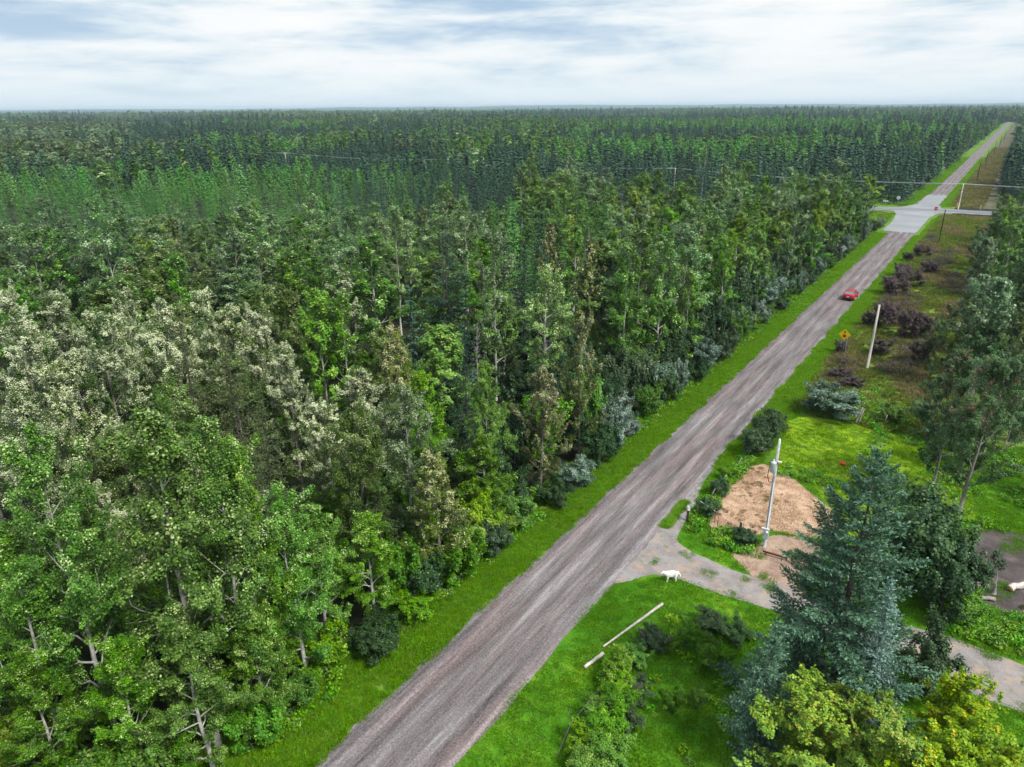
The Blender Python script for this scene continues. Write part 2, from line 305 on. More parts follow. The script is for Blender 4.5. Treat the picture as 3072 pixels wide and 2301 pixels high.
    V, F = quads_at(pos, nor, rng, sz, sz*.72)
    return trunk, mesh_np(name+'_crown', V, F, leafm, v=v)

def conifer(name, seed, h, R, leafm, barkm, whorl=.42, per=6, twig=.24, cards=6, cl=.17, cw=.05, droop=.35, base=.05, gap=.1, prof=.85, tipup=.3, detail=1, bare=0., tr=None, outw=0., vr=1.0, lv=(.68, 1.15), t0=.18):
    rng = np.random.default_rng(seed); T = Tubes(); tr = tr or h*.011
    k = 6; ts = np.linspace(0, 1, k); wob = rng.normal(size=(k, 2))*.004*h; wob[0] = 0
    stem = np.stack([wob[:, 0], wob[:, 1], h*ts], 1); T.add(stem, tr*np.maximum(.05, 1-ts), 7 if detail > 0 else 4)
    cs, ds, ns = [], [], []
    vs_ = []
    z = base*h; az0 = 0
    while z < h*.985:
        s = z/h; L0 = R*((1-s)/(1-base))**prof
        nb = max(3, int(per*(1 if s < .85 else .7))); az0 += 1.1
        lump = rng.uniform(.78, 1.12)
        for b in range(nb):
            if rng.random() < gap: continue
            az = az0 + b*6.283/nb + rng.normal()*.18; L = max(.12, L0*lump*rng.uniform(*lv))
            el = -droop*(1-s)*1.1 + .55*max(0, s-.55)*2 + rng.normal()*.08
            q = np.linspace(0, 1, 5); e = el + tipup*q**2
            d = np.stack([np.cos(e)*math.cos(az), np.cos(e)*math.sin(az), np.sin(e)], 1)
            P = np.array([np.interp(s, ts, stem[:, a]) for a in range(2)]+[z + rng.normal()*whorl*.25])
            br = P + np.concatenate([[np.zeros(3)], np.cumsum(d[1:]*L/4, 0)])
            if detail > 0 and L > .5: T.add(br, max(.008, tr*.22*(1-s)+.006)*np.array([1, .8, .6, .4, .2]), 4, cap=False)
            if bare and rng.random() < bare: continue
            m = max(2, int(L/twig)); side = np.cross(d[2], [0, 0, 1.]); side = side/np.linalg.norm(side)
            for ee in np.linspace(t0 if L > 1 else .05, 1, m):
                P2 = np.array([np.interp(ee, q, br[:, a]) for a in range(3)])
                for sg in (-1, 1):
                    l2 = L*.34*(1.12-ee)**.8*rng.uniform(.6, 1.2) + .12
                    d2 = unit(side*sg + d[3]*(.55+.5*ee) + np.array([0, 0, rng.normal()*.18 - .12*(1-ee)]))
                    n_ = max(1, int(cards*l2/.45+.5)); u = rng.random(n_)
                    cs.append(P2 + d2*(u*l2)[:, None] + rng.normal(size=(n_, 3))*.035); ds.append(np.repeat(d2[None], n_, 0)); vs_.append(.30*u + .12*ee)
            if True:
                n_ = max(2, cards//2); cs.append(br[-1]-d[-1]*rng.random((n_, 1))*.25); ds.append(np.repeat(d[-1][None], n_, 0)); vs_.append(np.full(n_, .4))
        z += whorl*rng.uniform(.8, 1.2)*(1 if s < .8 else .7)
    n_ = max(4, cards*2); cs.append(np.stack([np.zeros(n_), np.zeros(n_), h*rng.uniform(.965, 1.005, n_)], 1)+np.append(wob[-1], 0)); ds.append(np.repeat(np.array([[0, 0, 1.]]), n_, 0)); vs_.append(np.full(n_, .4))
    trunk = T.mesh(name+'_trunk', barkm)
    c = np.concatenate(cs); d = np.concatenate(ds); k = len(c)
    d = unit(d + rng.normal(size=(k, 3))*.42 + np.array([0, 0, .10])); nrm = unit(rng.normal(size=(k, 3)) + np.array([0, 0, .7])); ow = unit(c*np.array([1, 1, 0])+1e-6) + np.array([0, 0, .8]); nrm = unit(nrm*(1-outw) + ow*outw*1.5); d = unit(d - nrm*np.sum(nrm*d, 1, keepdims=True)*outw); nrm = unit(nrm - d*np.sum(nrm*d, 1, keepdims=True))
    v = np.clip(.33 + (rng.beta(2, 2, k)-.5)*.66*vr + np.concatenate(vs_)*1.0, 0, 1)
    V, F = quads_at(c, nrm, rng, cl*rng.uniform(.7, 1.3, k), cw*rng.uniform(.8, 1.3, k), t=d)
    return trunk, mesh_np(name+'_crown', V, F, leafm, v=v)

# kinds: name, category phrase; models at unit design height
KIND = {}
def reg(kind, h, R, hi, mid, lo): KIND[kind] = dict(h=h, R=R, hi=hi, mid=mid, lo=lo)
def dset(kind, leafm, barkm, h, R, base, nh=3, nm=3, nl=2, nleaf=44000, ls=.108, **kw):
    s0 = sum(map(ord, kind))
    hi = [decid(kind+'hi%d' % i, s0+i, h, R, base, 30, nleaf, ls, leafm, barkm, **kw) for i in range(nh)]
    kw2 = dict(kw); kw2['detail'] = 0; kw2['nsec'] = 4; kw2['tert'] = 1; kw2['outw'] = .5; kw2['vr'] = .6; kw2['prof_p'] = 2.5; kw2['clump'] = .55; kw2['clus'] = tuple(1.1*c for c in kw.get('clus', (.24, .42)))
    mid = [decid(kind+'mid%d' % i, s0+50+i, h, R, base, 28, 12000, .19, leafm, barkm, **kw2) for i in range(nm)]
    kw3 = dict(kw); kw3.update(detail=-1, nsec=3, tert=0, clus=(.5, .8), outw=.8, vr=.35); 
    lo = [decid(kind+'lo%d' % i, s0+90+i, h, R, .04, 18, 900, .62, leafm, barkm, **kw3) for i in range(nl)]
    reg(kind, h, R, hi, mid, lo)
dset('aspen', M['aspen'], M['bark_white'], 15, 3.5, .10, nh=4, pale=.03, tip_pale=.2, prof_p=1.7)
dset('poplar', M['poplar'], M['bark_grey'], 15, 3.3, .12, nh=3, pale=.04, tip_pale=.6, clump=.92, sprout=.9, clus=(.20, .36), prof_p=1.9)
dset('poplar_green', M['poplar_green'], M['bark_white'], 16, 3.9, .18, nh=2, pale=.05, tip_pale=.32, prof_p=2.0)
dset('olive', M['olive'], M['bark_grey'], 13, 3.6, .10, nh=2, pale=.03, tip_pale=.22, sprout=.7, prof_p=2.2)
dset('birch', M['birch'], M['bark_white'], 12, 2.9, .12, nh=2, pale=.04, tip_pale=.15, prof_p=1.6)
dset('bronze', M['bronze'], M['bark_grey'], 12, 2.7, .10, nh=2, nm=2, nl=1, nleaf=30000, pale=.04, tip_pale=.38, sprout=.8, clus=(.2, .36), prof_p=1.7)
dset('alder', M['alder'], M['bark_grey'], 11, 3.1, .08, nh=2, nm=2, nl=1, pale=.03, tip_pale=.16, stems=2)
def cset(kind, leafm, barkm, h, R, nh=2, nm=3, nl=2, **kw):
    s0 = sum(map(ord, kind))
    hi = [conifer(kind+'hi%d' % i, s0+i, h, R, leafm, barkm, **kw) for i in range(nh)]
    k2 = dict(kw); k2.update(whorl=.62, per=6, twig=.42, cards=3, cl=.34, cw=.13, detail=0, outw=.5, vr=.6); k2['prof'] = .62 if kind == 'spruce' else .5
    mid = [conifer(kind+'mid%d' % i, s0+50+i, h, R, leafm, barkm, **k2) for i in range(nm)]
    k3 = dict(kw); k3.update(whorl=.62, per=5, twig=.8, cards=1, cl=.75, cw=.36, detail=-1, outw=.8, vr=.3, gap=.05); k3['prof'] = .58 if kind == 'spruce' else .45
    lo = [conifer(kind+'lo%d' % i, s0+90+i, h, R, leafm, barkm, **k3) for i in range(nl)]
    reg(kind, h, R, hi, mid, lo)
cset('spruce', M['spruce'], M['bark_dark'], 14, 2.1, droop=.4)
cset('spruce_olive', M['spruce_olive'], M['bark_dark'], 15, 2.9, droop=.3, gap=.22, nl=1, nm=1, cards=7)
cset('larch', M['larch'], M['bark_grey'], 13, 2.3, nh=2, droop=.05, gap=.12, prof=.75, cw=.06)
cset('larch_yellow', M['larch_yellow'], M['bark_grey'], 12, 1.9, nh=1, nm=1, nl=1, droop=.05, prof=.75, cw=.06)

# ------------------------------------------------------------------ object helpers
def link(o, parent=None):
    COL.objects.link(o)
    if parent: o.parent = parent
    return o
def tag(o, label=None, cat=None, group=None, kind=None):
    if label: o['label'] = label
    if cat: o['category'] = cat
    if group: o['group'] = group
    if kind: o['kind'] = kind
    return o
def obj(name, me, parent=None): return link(bpy.data.objects.new(name, me), parent)
def empty(name, loc, rz=0.):
    o = bpy.data.objects.new(name, None); o.location = loc; o.rotation_euler = (0, 0, rz); o.empty_display_size = .3; return link(o)
def plant(name, model, loc, rz, sc, label, cat, group=None, crown_name='crown', trunk_name='trunk', tilt=(0, 0)):
    o = empty(name, loc, rz); o.scale = sc; o.rotation_euler = (tilt[0], tilt[1], rz)
    if model[0]: obj(trunk_name, model[0], o)
    if model[1]: obj(crown_name, model[1], o)
    return tag(o, label, cat, group)

# ------------------------------------------------------------------ setting: ground, roads, sheets
RNG = np.random.default_rng(11)
def fbm1(n, rng, amp):  # periodic 1-D wobble
    t = np.linspace(0, 2*math.pi, n, endpoint=False); y = np.zeros(n)
    for k in (3, 5, 9, 17, 33, 61, 97): y += rng.normal()/k**.7*np.sin(k*t + rng.random()*6.28)
    return y*amp
def sheet(name, poly, z, m, wob=.25, step=.3, kind='structure', parent=None, label=None):
    P = np.array(poly, float); out = []
    for a, b in zip(P, np.roll(P, -1, 0)):
        k = max(1, int(np.linalg.norm(b-a)/step)); out.append(a + (b-a)*np.linspace(0, 1, k, endpoint=False)[:, None])
    Q = np.concatenate(out)
    for _ in range(4): Q = .5*Q + .25*(np.roll(Q, 1, 0)+np.roll(Q, -1, 0))
    rng = np.random.default_rng(len(name)*7+3); n = len(Q); wv = np.stack([fbm1(n, rng, wob*.6), fbm1(n, rng, wob*.6)], 1) + rng.normal(size=(n, 2))*wob*.12
    Q = Q + wv
    bm = bmesh.new(); vs = [bm.verts.new((x, y, z)) for x, y in Q]; es = [bm.edges.new((vs[i], vs[(i+1) % n])) for i in range(n)]
    bmesh.ops.triangle_fill(bm, use_beauty=True, edges=es, normal=(0, 0, 1))
    for fc in bm.faces:
        if fc.normal.z < 0: fc.normal_flip()
    me = bpy.data.meshes.new(name); bm.to_mesh(me); bm.free(); me.materials.append(m)
    o = obj(name, me, parent); o['kind'] = kind
    if label: o['label'] = label
    return o
def gridplane(name, xs, ys, zf, m):
    X, Y = np.meshgrid(xs, ys); Z = zf(X, Y); V = np.stack([X, Y, Z], -1).reshape(-1, 3)
    nx, ny = len(xs), len(ys); i = np.arange(ny-1)[:, None]*nx; j = np.arange(nx-1)[None]
    F = np.stack([i+j, i+j+1, i+nx+j+1, i+nx+j], -1).reshape(-1, 4)
    return mesh_np(name, V, F, m)
EXT = 16000
g = obj('ground', gridplane('ground', np.linspace(-EXT, EXT, 41), np.linspace(-EXT, EXT, 41), lambda X, Y: X*0, M['forest_floor'])); g['kind'] = 'structure'
def strip(name, cx, half, y0, y1, z, m, wob=.12, step=1.0, nx=9, crown=.06):
    ys = np.concatenate([np.arange(y0, min(y1, 260), step), np.arange(260, y1+1, 12.)]) if y1 > 260 else np.arange(y0, y1+.1, step)
    rng = np.random.default_rng(len(name)); n = len(ys)
    e = [np.convolve(rng.normal(size=n+6), np.ones(5)/5, 'same')[3:-3]*wob*2 + rng.normal(size=n)*wob*.12 for _ in range(2)]
    s = np.linspace(-1, 1, nx); X = cx + s[None]*half + np.where(s[None] < 0, -s[None]*0 + e[0][:, None]*(s[None] < -.99), e[1][:, None]*(s[None] > .99))
    Y = np.repeat(ys[:, None], nx, 1); Z = z + crown*(1-s[None]**2) + 0*Y; V = np.stack([X, Y, Z], -1).reshape(-1, 3)
    i = np.arange(n-1)[:, None]*nx; j = np.arange(nx-1)[None]; F = np.stack([i+j, i+j+1, i+nx+j+1, i+nx+j], -1).reshape(-1, 4)
    o = obj(name, mesh_np(name, V, F, m)); o['kind'] = 'structure'; return o
strip('verge_grass', -24.4, 3.4, -30, 1500, .004, M['verge'], wob=.25, crown=0)
strip('roadside_grass', -14.8, 2.9, 56, 1500, .008, M['verge'], wob=.45, crown=0)
sheet('lawn', [(-17.5, -10), (20, -10), (20, 72), (-2, 80), (-17.5, 80)], .004, M['lawn'], wob=.2, step=1)
sheet('marsh_ground', [(-14.6, 74), (-14.4, 87), (-13.9, 101), (-13.9, 125), (-13.9, 154), (-14, 190), (-14.5, 223), (-15, 242), (14, 246), (14, 72), (-3, 76), (-9, 78)], .012, M['marsh'], wob=.7, step=1)
sheet('brush_ground', [(-14.6, 264), (-13.8, 330), (-13.5, 600), (-13.5, 1400), (6, 1400), (6, 264)], .012, M['dry_brush'], wob=.8, step=2)
sheet('paddock_lawn', [(-12.1, 59.3), (-12.9, 64.4), (-14.0, 70.7), (-12.4, 72.4), (-7.9, 73.3), (-4.5, 72.9), (-1.8, 70.5), (.6, 67.7), (2.5, 64), (3, 59), (-1.4, 56), (-2.7, 52.5), (-3.9, 50.2), (-6.3, 54), (-8.5, 57.8), (-9.9, 58.8)], .012, M['paddock'], wob=.35)
sheet('straw_patch', [(-13.8, 46.8), (-14.5, 49.8), (-14.9, 52.7), (-14.8, 55.7), (-14.4, 58.1), (-13.2, 59.6), (-11.9, 58.8), (-10.7, 58.4), (-9.4, 57.2), (-8.1, 56.1), (-6.8, 54.9), (-5.7, 53.4), (-5.2, 51.8), (-6.1, 50.5), (-7.2, 49.4), (-8.4, 49.2), (-9.5, 49), (-10.4, 47.7), (-11, 46.9), (-11.9, 46.9), (-12.8, 46.6)], .016, M['straw_ground'], wob=.22)
sheet('straw_path', [(-11.5, 44.3), (-10.3, 44.7), (-9.9, 46.6), (-9.6, 48.4), (-8.2, 49.0), (-6.4, 49.4), (-5.0, 46), (-5.6, 44), (-5.7, 42), (-6, 40.6), (-7.2, 41.2), (-8.2, 42.2), (-8.8, 42.2), (-10.1, 43.3)], .020, M['straw_dirt'], wob=.2)
sheet('soil_patch', [(2.4, 55.5), (3.4, 58.5), (6.7, 59), (12, 58), (12, 47), (6.6, 47.4), (4.7, 47.6), (3.1, 48.8), (3.6, 52.8)], .012, M['soil'], wob=.4)
sheet('driveway', [(-17.2, 36.0), (-15.8, 37.6), (-15, 39), (-13.2, 39.5), (-10.2, 39.4), (-7.9, 39.6), (-6.2, 39.7), (-3.4, 39.3), (-.7, 38.9), (1.6, 39.0), (2.8, 38.7), (4.3, 38.6), (7.2, 38.6), (16, 38), (16, 42.5), (7.2, 42.7), (4.3, 43.0), (2.7, 43.1), (0, 42.7), (-3, 41.8), (-5.6, 42.2), (-7, 42.9), (-8.7, 42.5), (-10.3, 42.4), (-12, 42.7), (-13.8, 43), (-15.1, 43.6), (-15.5, 46.2), (-15.9, 49.7), (-16.7, 54), (-17.6, 56)], .024, M['drive'], wob=.16, step=.25)
road = strip('gravel_road', -19.65, 2.95, -40, 1560, .028, M['road'], wob=.10, step=.5, crown=.05)
sheet('road_grass_island', [(-16.5, 44.9), (-17, 47.3), (-17, 49.3), (-16.6, 49.3), (-16.3, 47.4), (-16.0, 45.2)], .075, M['verge'], wob=.12, step=.15)
sheet('junction_grass', [(-27, 200), (-52, 208), (-58, 232), (-75, 258), (-50, 268), (-27, 300), (-21.5, 300), (-21.5, 200)], .006, M['verge'], wob=.6, step=1)
# crossroad and the pale apron of the junction
def ribbon(name, pts, half, z, m, n=200):
    P = np.array(pts, float); s = np.concatenate([[0], np.cumsum(np.linalg.norm(np.diff(P, axis=0), axis=1))]); u = np.linspace(0, s[-1], n)
    C = np.stack([np.interp(u, s, P[:, 0]), np.interp(u, s, P[:, 1])], 1)
    for _ in range(10): C[1:-1] = .5*C[1:-1] + .25*(C[2:]+C[:-2])
    d = unit(np.gradient(C, axis=0)); nrm = np.stack([-d[:, 1], d[:, 0]], 1)
    k = 5; V = np.concatenate([np.concatenate([C + nrm*half*q, np.full((n, 1), z + .05*(1-q*q))], 1)[:, None] for q in np.linspace(-1, 1, k)], 1).reshape(-1, 3)
    i = np.arange(n-1)[:, None]*k; j = np.arange(k-1)[None]; F = np.stack([i+j, i+k+j, i+k+j+1, i+j+1], -1).reshape(-1, 4)
    o = obj(name, mesh_np(name, V, F, m)); o['kind'] = 'structure'; return o
XR = [(90, 259), (-6, 253.4), (-20, 250.8), (-36, 247.6), (-80, 244), (-130, 242)]
ribbon('crossroad_shoulder', XR, 4.3, .016, M['drive_edge'])
sheet('junction_apron', [(-24.2, 203), (-24.3, 220), (-25.4, 236), (-27, 244.5), (-34, 244), (-34, 251), (-26.5, 254.5), (-24, 262), (-23.3, 278), (-23.0, 295), (-16.8, 297), (-16.9, 270), (-15.5, 257), (-8, 257), (-8, 249.3), (-15.2, 245.5), (-16.6, 234), (-16.6, 203.5)], .086, M['asphalt'], wob=.2, step=.5)
ribbon('crossroad', XR, 3.1, .10, M['cross'])

# ------------------------------------------------------------------ hero trees (kind, x, y, height, radius, label)
def lodof(D): return 'hi' if D < 62 else ('mid' if D < 230 else 'lo')
HD = np.array([-math.sin(YAW), math.cos(YAW)]); HR = np.array([math.cos(YAW), math.sin(YAW)])
def UD(x, y): return x*HR[0]+y*HR[1], x*HD[0]+y*HD[1]
rnd = random.Random(5)
TREES = []     # every placed tree base, for spacing
NAMES = dict(aspen='aspen_tree', poplar='poplar_tree', poplar_green='poplar_tree', olive='willow_tree', birch='birch_tree', bronze='maple_tree', alder='alder_tree', spruce='spruce_tree', spruce_olive='spruce_tree', larch='larch_tree', larch_yellow='larch_tree')
def put(kind, x, y, h, R, label, group=None, model=None, lod=None, rz=None):
    U, D = UD(x, y); K = KIND[kind]
    model = model or rnd.choice(K[lod or lodof(D)])
    sxy = R/K['R']; TREES.append((x, y))
    return plant(NAMES[kind], model, (x, y, 0), rnd.random()*6.28 if rz is None else rz, (sxy, sxy, h/K['h']), label, 'tree', group)
HERO = [
 ('aspen', -31.5, 10.9, 17.0, 2.8, 'bright green aspen with pale trunk cut by the left picture edge'),
 ('aspen', -27.4, 13.7, 18.0, 3.6, 'largest light green aspen at the lower left, whitish leaf tips on top'),
 ('aspen', -26.9, 15.5, 16.5, 2.8, 'green aspen close behind the largest lower left aspen'),
 ('aspen', -27.2, 17.0, 15.0, 2.6, 'green aspen on the road side of the lower left clump'),
 ('aspen', -33.0, 9.0, 13.0, 2.6, 'light green aspen low at the left edge of the picture'),
 ('aspen', -33.4, 12.9, 13.0, 2.3, 'slim aspen between the two tall lower left aspens'),
 ('aspen', -26.6, 18.8, 12.0, 2.6, 'dark green leaning aspen above the yellow-flowered verge corner'),
 ('aspen', -27.8, 10.4, 8.5, 2.2, 'low bright green aspen sapling at the bottom left'),
 ('aspen', -31.0, 8.0, 8.0, 2.0, 'small pale green aspen in the bottom left corner'),
 ('aspen', -26.2, 12.6, 9.5, 2.4, 'short bushy aspen in front of the largest lower left aspen'),
 ('aspen', -26.0, 15.6, 8.0, 2.2, 'short aspen at the near end of the verge'),
 ('poplar', -70.0, 25.1, 15.0, 3.0, 'cream-topped poplar at the left edge, second row'),
 ('poplar', -65.0, 26.8, 15.0, 3.0, 'pale silvery poplar just inside the left edge'),
 ('poplar', -53.9, 24.8, 15.5, 2.8, 'cream-leaved poplar left of the olive spruce'),
 ('poplar', -54.6, 20.2, 15.5, 2.8, 'whitish poplar at the left edge above the aspens'),
 ('poplar', -61.5, 30.5, 15.0, 2.6, 'pale poplar behind the cream-leaved poplar'),
 ('poplar', -54.6, 30.0, 15.5, 2.8, 'pale poplar directly behind the olive spruce'),
 ('poplar', -55.8, 34.2, 15.0, 2.6, 'silvery poplar at the back of the pale row'),
 ('poplar', -47.0, 33.4, 14.5, 2.8, 'cream-tipped poplar right of the olive spruce'),
 ('poplar', -42.5, 32.1, 13.0, 2.4, 'shorter pale poplar at the right end of the pale row'),
 ('poplar', -46.3, 18.4, 15.0, 3.0, 'broad pale poplar behind the lower left aspens'),
 ('poplar', -43.7, 14.7, 15.0, 2.8, 'pale poplar at the left edge over the aspen tops'),
 ('poplar', -36.5, 33.8, 12.0, 2.8, 'pale yellow poplar with bare grey limbs beside the dark gap'),
 ('poplar', -35.6, 29.5, 11.0, 2.4, 'smaller pale poplar in front of the dark gap'),
 ('spruce_olive', -45.6, 26.1, 18.5, 3.0, 'tall olive green spruce among the cream poplars'),
 ('spruce_olive', -43.0, 27.5, 15.5, 2.8, 'olive spruce lower beside the tall olive spruce'),
 ('spruce_olive', -36.4, 25.2, 14.0, 2.8, 'dark olive spruce at the shaded gap above the aspens'),
 ('birch', -50.4, 42.2, 14.0, 2.8, 'yellow-green birch behind the pale row'),
 ('aspen', -48.5, 43.5, 14.0, 2.4, 'fresh green aspen beside the yellow-green birch'),
 ('bronze', -37.7, 38.8, 13.5, 2.4, 'bronze-tinted maple left of the dark pine trunk'),
 ('birch', -33.7, 37.7, 11.0, 2.2, 'green birch with thin white stem left of the dead spruce'),
 ('birch', -29.2, 39.5, 12.0, 2.0, 'narrow birch with white stem below the dead spruce'),
 ('bronze', -27.2, 44.0, 11.0, 2.3, 'bronze-leaved maple right below the white-trunked aspen'),
 ('bronze', -26.4, 29.9, 9.5, 2.3, 'small cream and bronze maple standing at the near verge'),
 ('aspen', -27.9, 37.5, 7.5, 2.4, 'round green bushy aspen at the verge below the birches'),
 ('aspen', -27.0, 24.4, 8.0, 2.2, 'low dark aspen by the verge left of the cream maple'),
 ('aspen', -28.5, 21.8, 9.0, 2.4, 'low aspen in the shade behind the verge'),
 ('bronze', -27.4, 51.0, 13.0, 2.2, 'pink-tipped maple right of the white-trunked aspen'),
 ('poplar_green', -41.8, 58.4, 18.0, 3.2, 'tall silvery green poplar behind the white-trunked aspen'),
 ('poplar_green', -66.8, 70.5, 17.0, 3.2, 'silvery green poplar left of the tall dark pine'),
 ('bronze', -49.2, 81.7, 15.0, 2.6, 'bronze maple behind the tall silvery poplar'),
 ('bronze', -40.0, 75.6, 14.5, 2.4, 'pinkish bronze maple left of the big roadside aspens'),
 ('aspen', -31.6, 68.0, 16.0, 3.2, 'big green aspen opposite the paddock'),
 ('aspen', -29.9, 73.9, 16.5, 3.4, 'broad green aspen opposite the grey-blue willow bush'),
 ('aspen', -30.9, 93.1, 16.0, 3.4, 'broad green aspen opposite the yellow road sign'),
 ('aspen', -28.2, 90.8, 14.0, 2.6, 'leaning aspen with white stem at the verge opposite the yellow sign'),
 ('birch', -29.0, 106.5, 12.5, 2.6, 'yellowish thin birch at the verge opposite the pale pole'),
 ('aspen', -28.0, 78.0, 12.0, 2.6, 'lower aspen on the verge edge between the two broad aspens'),
 ('poplar_green', -35.0, 141.8, 16.0, 3.4, 'pale green poplar on the roadside past the red car'),
 ('aspen', -35.0, 176.8, 16.0, 3.0, 'green aspen near the end of the roadside row'),
 ('spruce', -29.6, 182.0, 16.5, 2.2, 'dark narrow spruce ending the row before the junction'),
 ('aspen', -30.0, 168.3, 14.0, 2.4, 'aspen just before the dark spruce at the junction'),
 ('birch', -110, 62, 13.0, 3.4, 'rounded yellow-green birch standing alone before the young larches'),
 ('spruce', -94.7, 48.0, 15.0, 2.2, 'dark spruce standing up among the olive willows'),
 ('spruce', -121, 52, 14.0, 2.0, 'dark spruce leftmost of the trio before the larches'),
 ('spruce', -125, 60, 14.5, 2.0, 'dark spruce middle of the trio before the larches'),
 ('spruce', -117, 58, 15.0, 2.0, 'dark spruce tallest of the trio before the larches'),
 ('larch', -68.7, 100.5, 16.0, 2.4, 'deep green larch in front of the dark spruce belt'),
 ('larch', -94.2, 99.7, 15.0, 2.4, 'deep green larch left of centre before the spruce belt'),
 ('larch', -103.3, 90.0, 15.0, 2.2, 'narrow green larch at the edge of the young larches'),
 ('larch', -93.2, 119.5, 15.0, 2.4, 'green larch touching the dark spruce belt'),
 ('larch_yellow', -58, 103, 13.5, 1.9, 'yellow-green larch cone bright against dark trees'),
 ('aspen', 1.2, 166.7, 13.0, 2.6, 'light green aspen at the right edge before the junction'),
 ('aspen', 3.4, 186.3, 14.0, 2.6, 'light green aspen at the right edge nearest the crossroad'),
 ('alder', -1.8, 89.1, 10.0, 2.8, 'grey-green alder with white leaf specks beside the purple bushes'),
 ('alder', 1.2, 96.5, 12.0, 3.0, 'tall grey-green alder behind the purple bushes'),
 ('alder', 3.2, 103, 13.0, 3.0, 'tall alder cut by the right edge of the picture'),
 ('alder', 4.0, 73, 11.0, 2.8, 'dark alder behind the bare grey tree at the right edge'),
 ('alder', 1.0, 68.5, 6.0, 2.0, 'low dark alder behind the paddock fence'),
 ('alder', -1.4, 72.5, 4.5, 1.8, 'low alder bush beside the leaning fence posts'),
]
for kind, x, y, h, R, lab in HERO: put(kind, x, y, h, R*1.15, lab)
# one-off trees
def one(name, model, loc, label, cat='tree', rz=0., sc=(1, 1, 1), tilt=(0, 0)):
    TREES.append(loc[:2]); return plant(name, model, (*loc[:2], 0), rz, sc, label, cat, tilt=tilt)
one('aspen_tree', decid('white_aspen', 901, 17, 3.0, .38, 26, 17000, .13, M['aspen'], M['bark_white'], tr=.24, pale=.05, tip_pale=.3), (-30.8, 50.0), 'tall sparse aspen with bright white trunk and limbs by the verge')
one('pine_tree', conifer('pine', 902, 20, 2.9, M['spruce'], M['bark_dark'], base=.42, droop=.1, gap=.3, whorl=.6, cl=.26, cw=.07, tr=.26), (-47.9, 58.3), 'tallest dark pine with long bare trunk in mid forest')
one('dead_spruce_tree', conifer('dead_spruce', 903, 14, 1.5, M['bark_dead'], M['bark_dead'], cards=2, twig=.3, cl=.3, cw=.02, gap=.2, droop=.5, tr=.13), (-32.7, 43.1), 'dead grey spruce with bare drooping twigs')
dead = [decid('dead%d' % i, 910+i, 14, 2.2, .3, 18, 0, .1, None, M['bark_dead'], bare=True, nsec=5) for i in range(2)]
for x, y, h, lab in [(-71.2, 63.2, 14, 'bare grey dead tree among the olive willows'), (-52, 109.2, 15, 'bare pale dead tree behind the broad aspens'), (-35.6, 174, 14, 'bare whitish dead tree near the junction spruce'), (-44.8, 84, 15.5, 'bare greyish tree behind the bronze maples'), (.9, 70.5, 9.5, 'bare forked grey tree behind the reddish ash'), (3.0, 71.8, 9.0, 'smaller bare grey tree at the right edge')]:
    one('dead_tree', dead[rnd.randrange(2)], (x, y), lab, rz=rnd.random()*6, sc=(h/16, h/16, h/14))
one('dead_tree', dead[0], (-87, 245), 'white bare dead tree rising by the power line', sc=(1.3, 1.3, 1.25))
one('spruce_tree', conifer('blue_big', 921, 16, 4.7, M['bluespruce'], M['bark_dark'], whorl=.40, per=6, twig=.2, cards=17, cl=.17, cw=.06, droop=.25, gap=.16, prof=.68, tipup=.6, lv=(.58, 1.25), t0=.28, base=.06, tr=.24), (-2.4, 32.0), 'large blue-green spruce dominating the lower right')
one('spruce_tree', conifer('blue_small', 922, 10.8, 1.7, M['palespruce'], M['bark_dark'], whorl=.30, per=7, twig=.18, cards=14, cl=.14, cw=.05, droop=.2, gap=.05, tipup=.3), (-.7, 30.6), 'smaller silvery blue spruce in front of the large spruce')
one('spruce_tree', conifer('blue_dark', 923, 8.5, 2.3, M['bluespruce'], M['bark_dark'], whorl=.36, per=6, twig=.2, cards=14, cl=.16, cw=.055, droop=.2, gap=.15), (-4.7, 27.9), 'low blue-green spruce at the left foot of the large spruce')
mapl = [decid('maple%d' % i, 930+i, 9, 3.1, .10, 36, 42000, .12, M['maple'], M['bark_grey'], stems=2, pale=.02, tip_pale=.16, clus=(.2, .34), nsec=6, sprout=.6) for i in range(2)]
for i, (x, y, h, R, lab) in enumerate([(-1.4, 26.0, 6.5, 3.3, 'broad yellow-green maple at the bottom right'), (3.9, 29.4, 6.6, 3.1, 'yellow-green maple in the bottom right corner by the drive'), (1.0, 27.4, 6.6, 3.0, 'yellow-green maple between two taller ones at the bottom'), (-.3, 26.9, 6.2, 2.6, 'yellow-green maple in front of the silvery spruce'), (2.8, 25.6, 5.6, 2.8, 'yellow-green maple half below the bottom edge')]):
    one('maple_tree', mapl[i % 2], (x, y), lab, rz=i*1.7, sc=(R/3.1, R/3.1, h/9))
ashm = decid('ash', 940, 12, 3.6, .17, 30, 42000, .115, M['ash'], M['bark_grey'], tr=.17, pale=0, tip_pale=0, topred=.16)
one('ash_tree', ashm, (1.9, 59.4), 'dark ash with whitened trunk foot and reddening crown', sc=(1, 1, 1))
one('ash_tree', decid('ash2', 941, 11.5, 2.8, .12, 26, 32000, .115, M['ash'], M['bark_grey'], pale=0, tip_pale=0, topred=.22), (-.2, 62.5), 'ash with red leaf clusters behind the pale-footed ash')
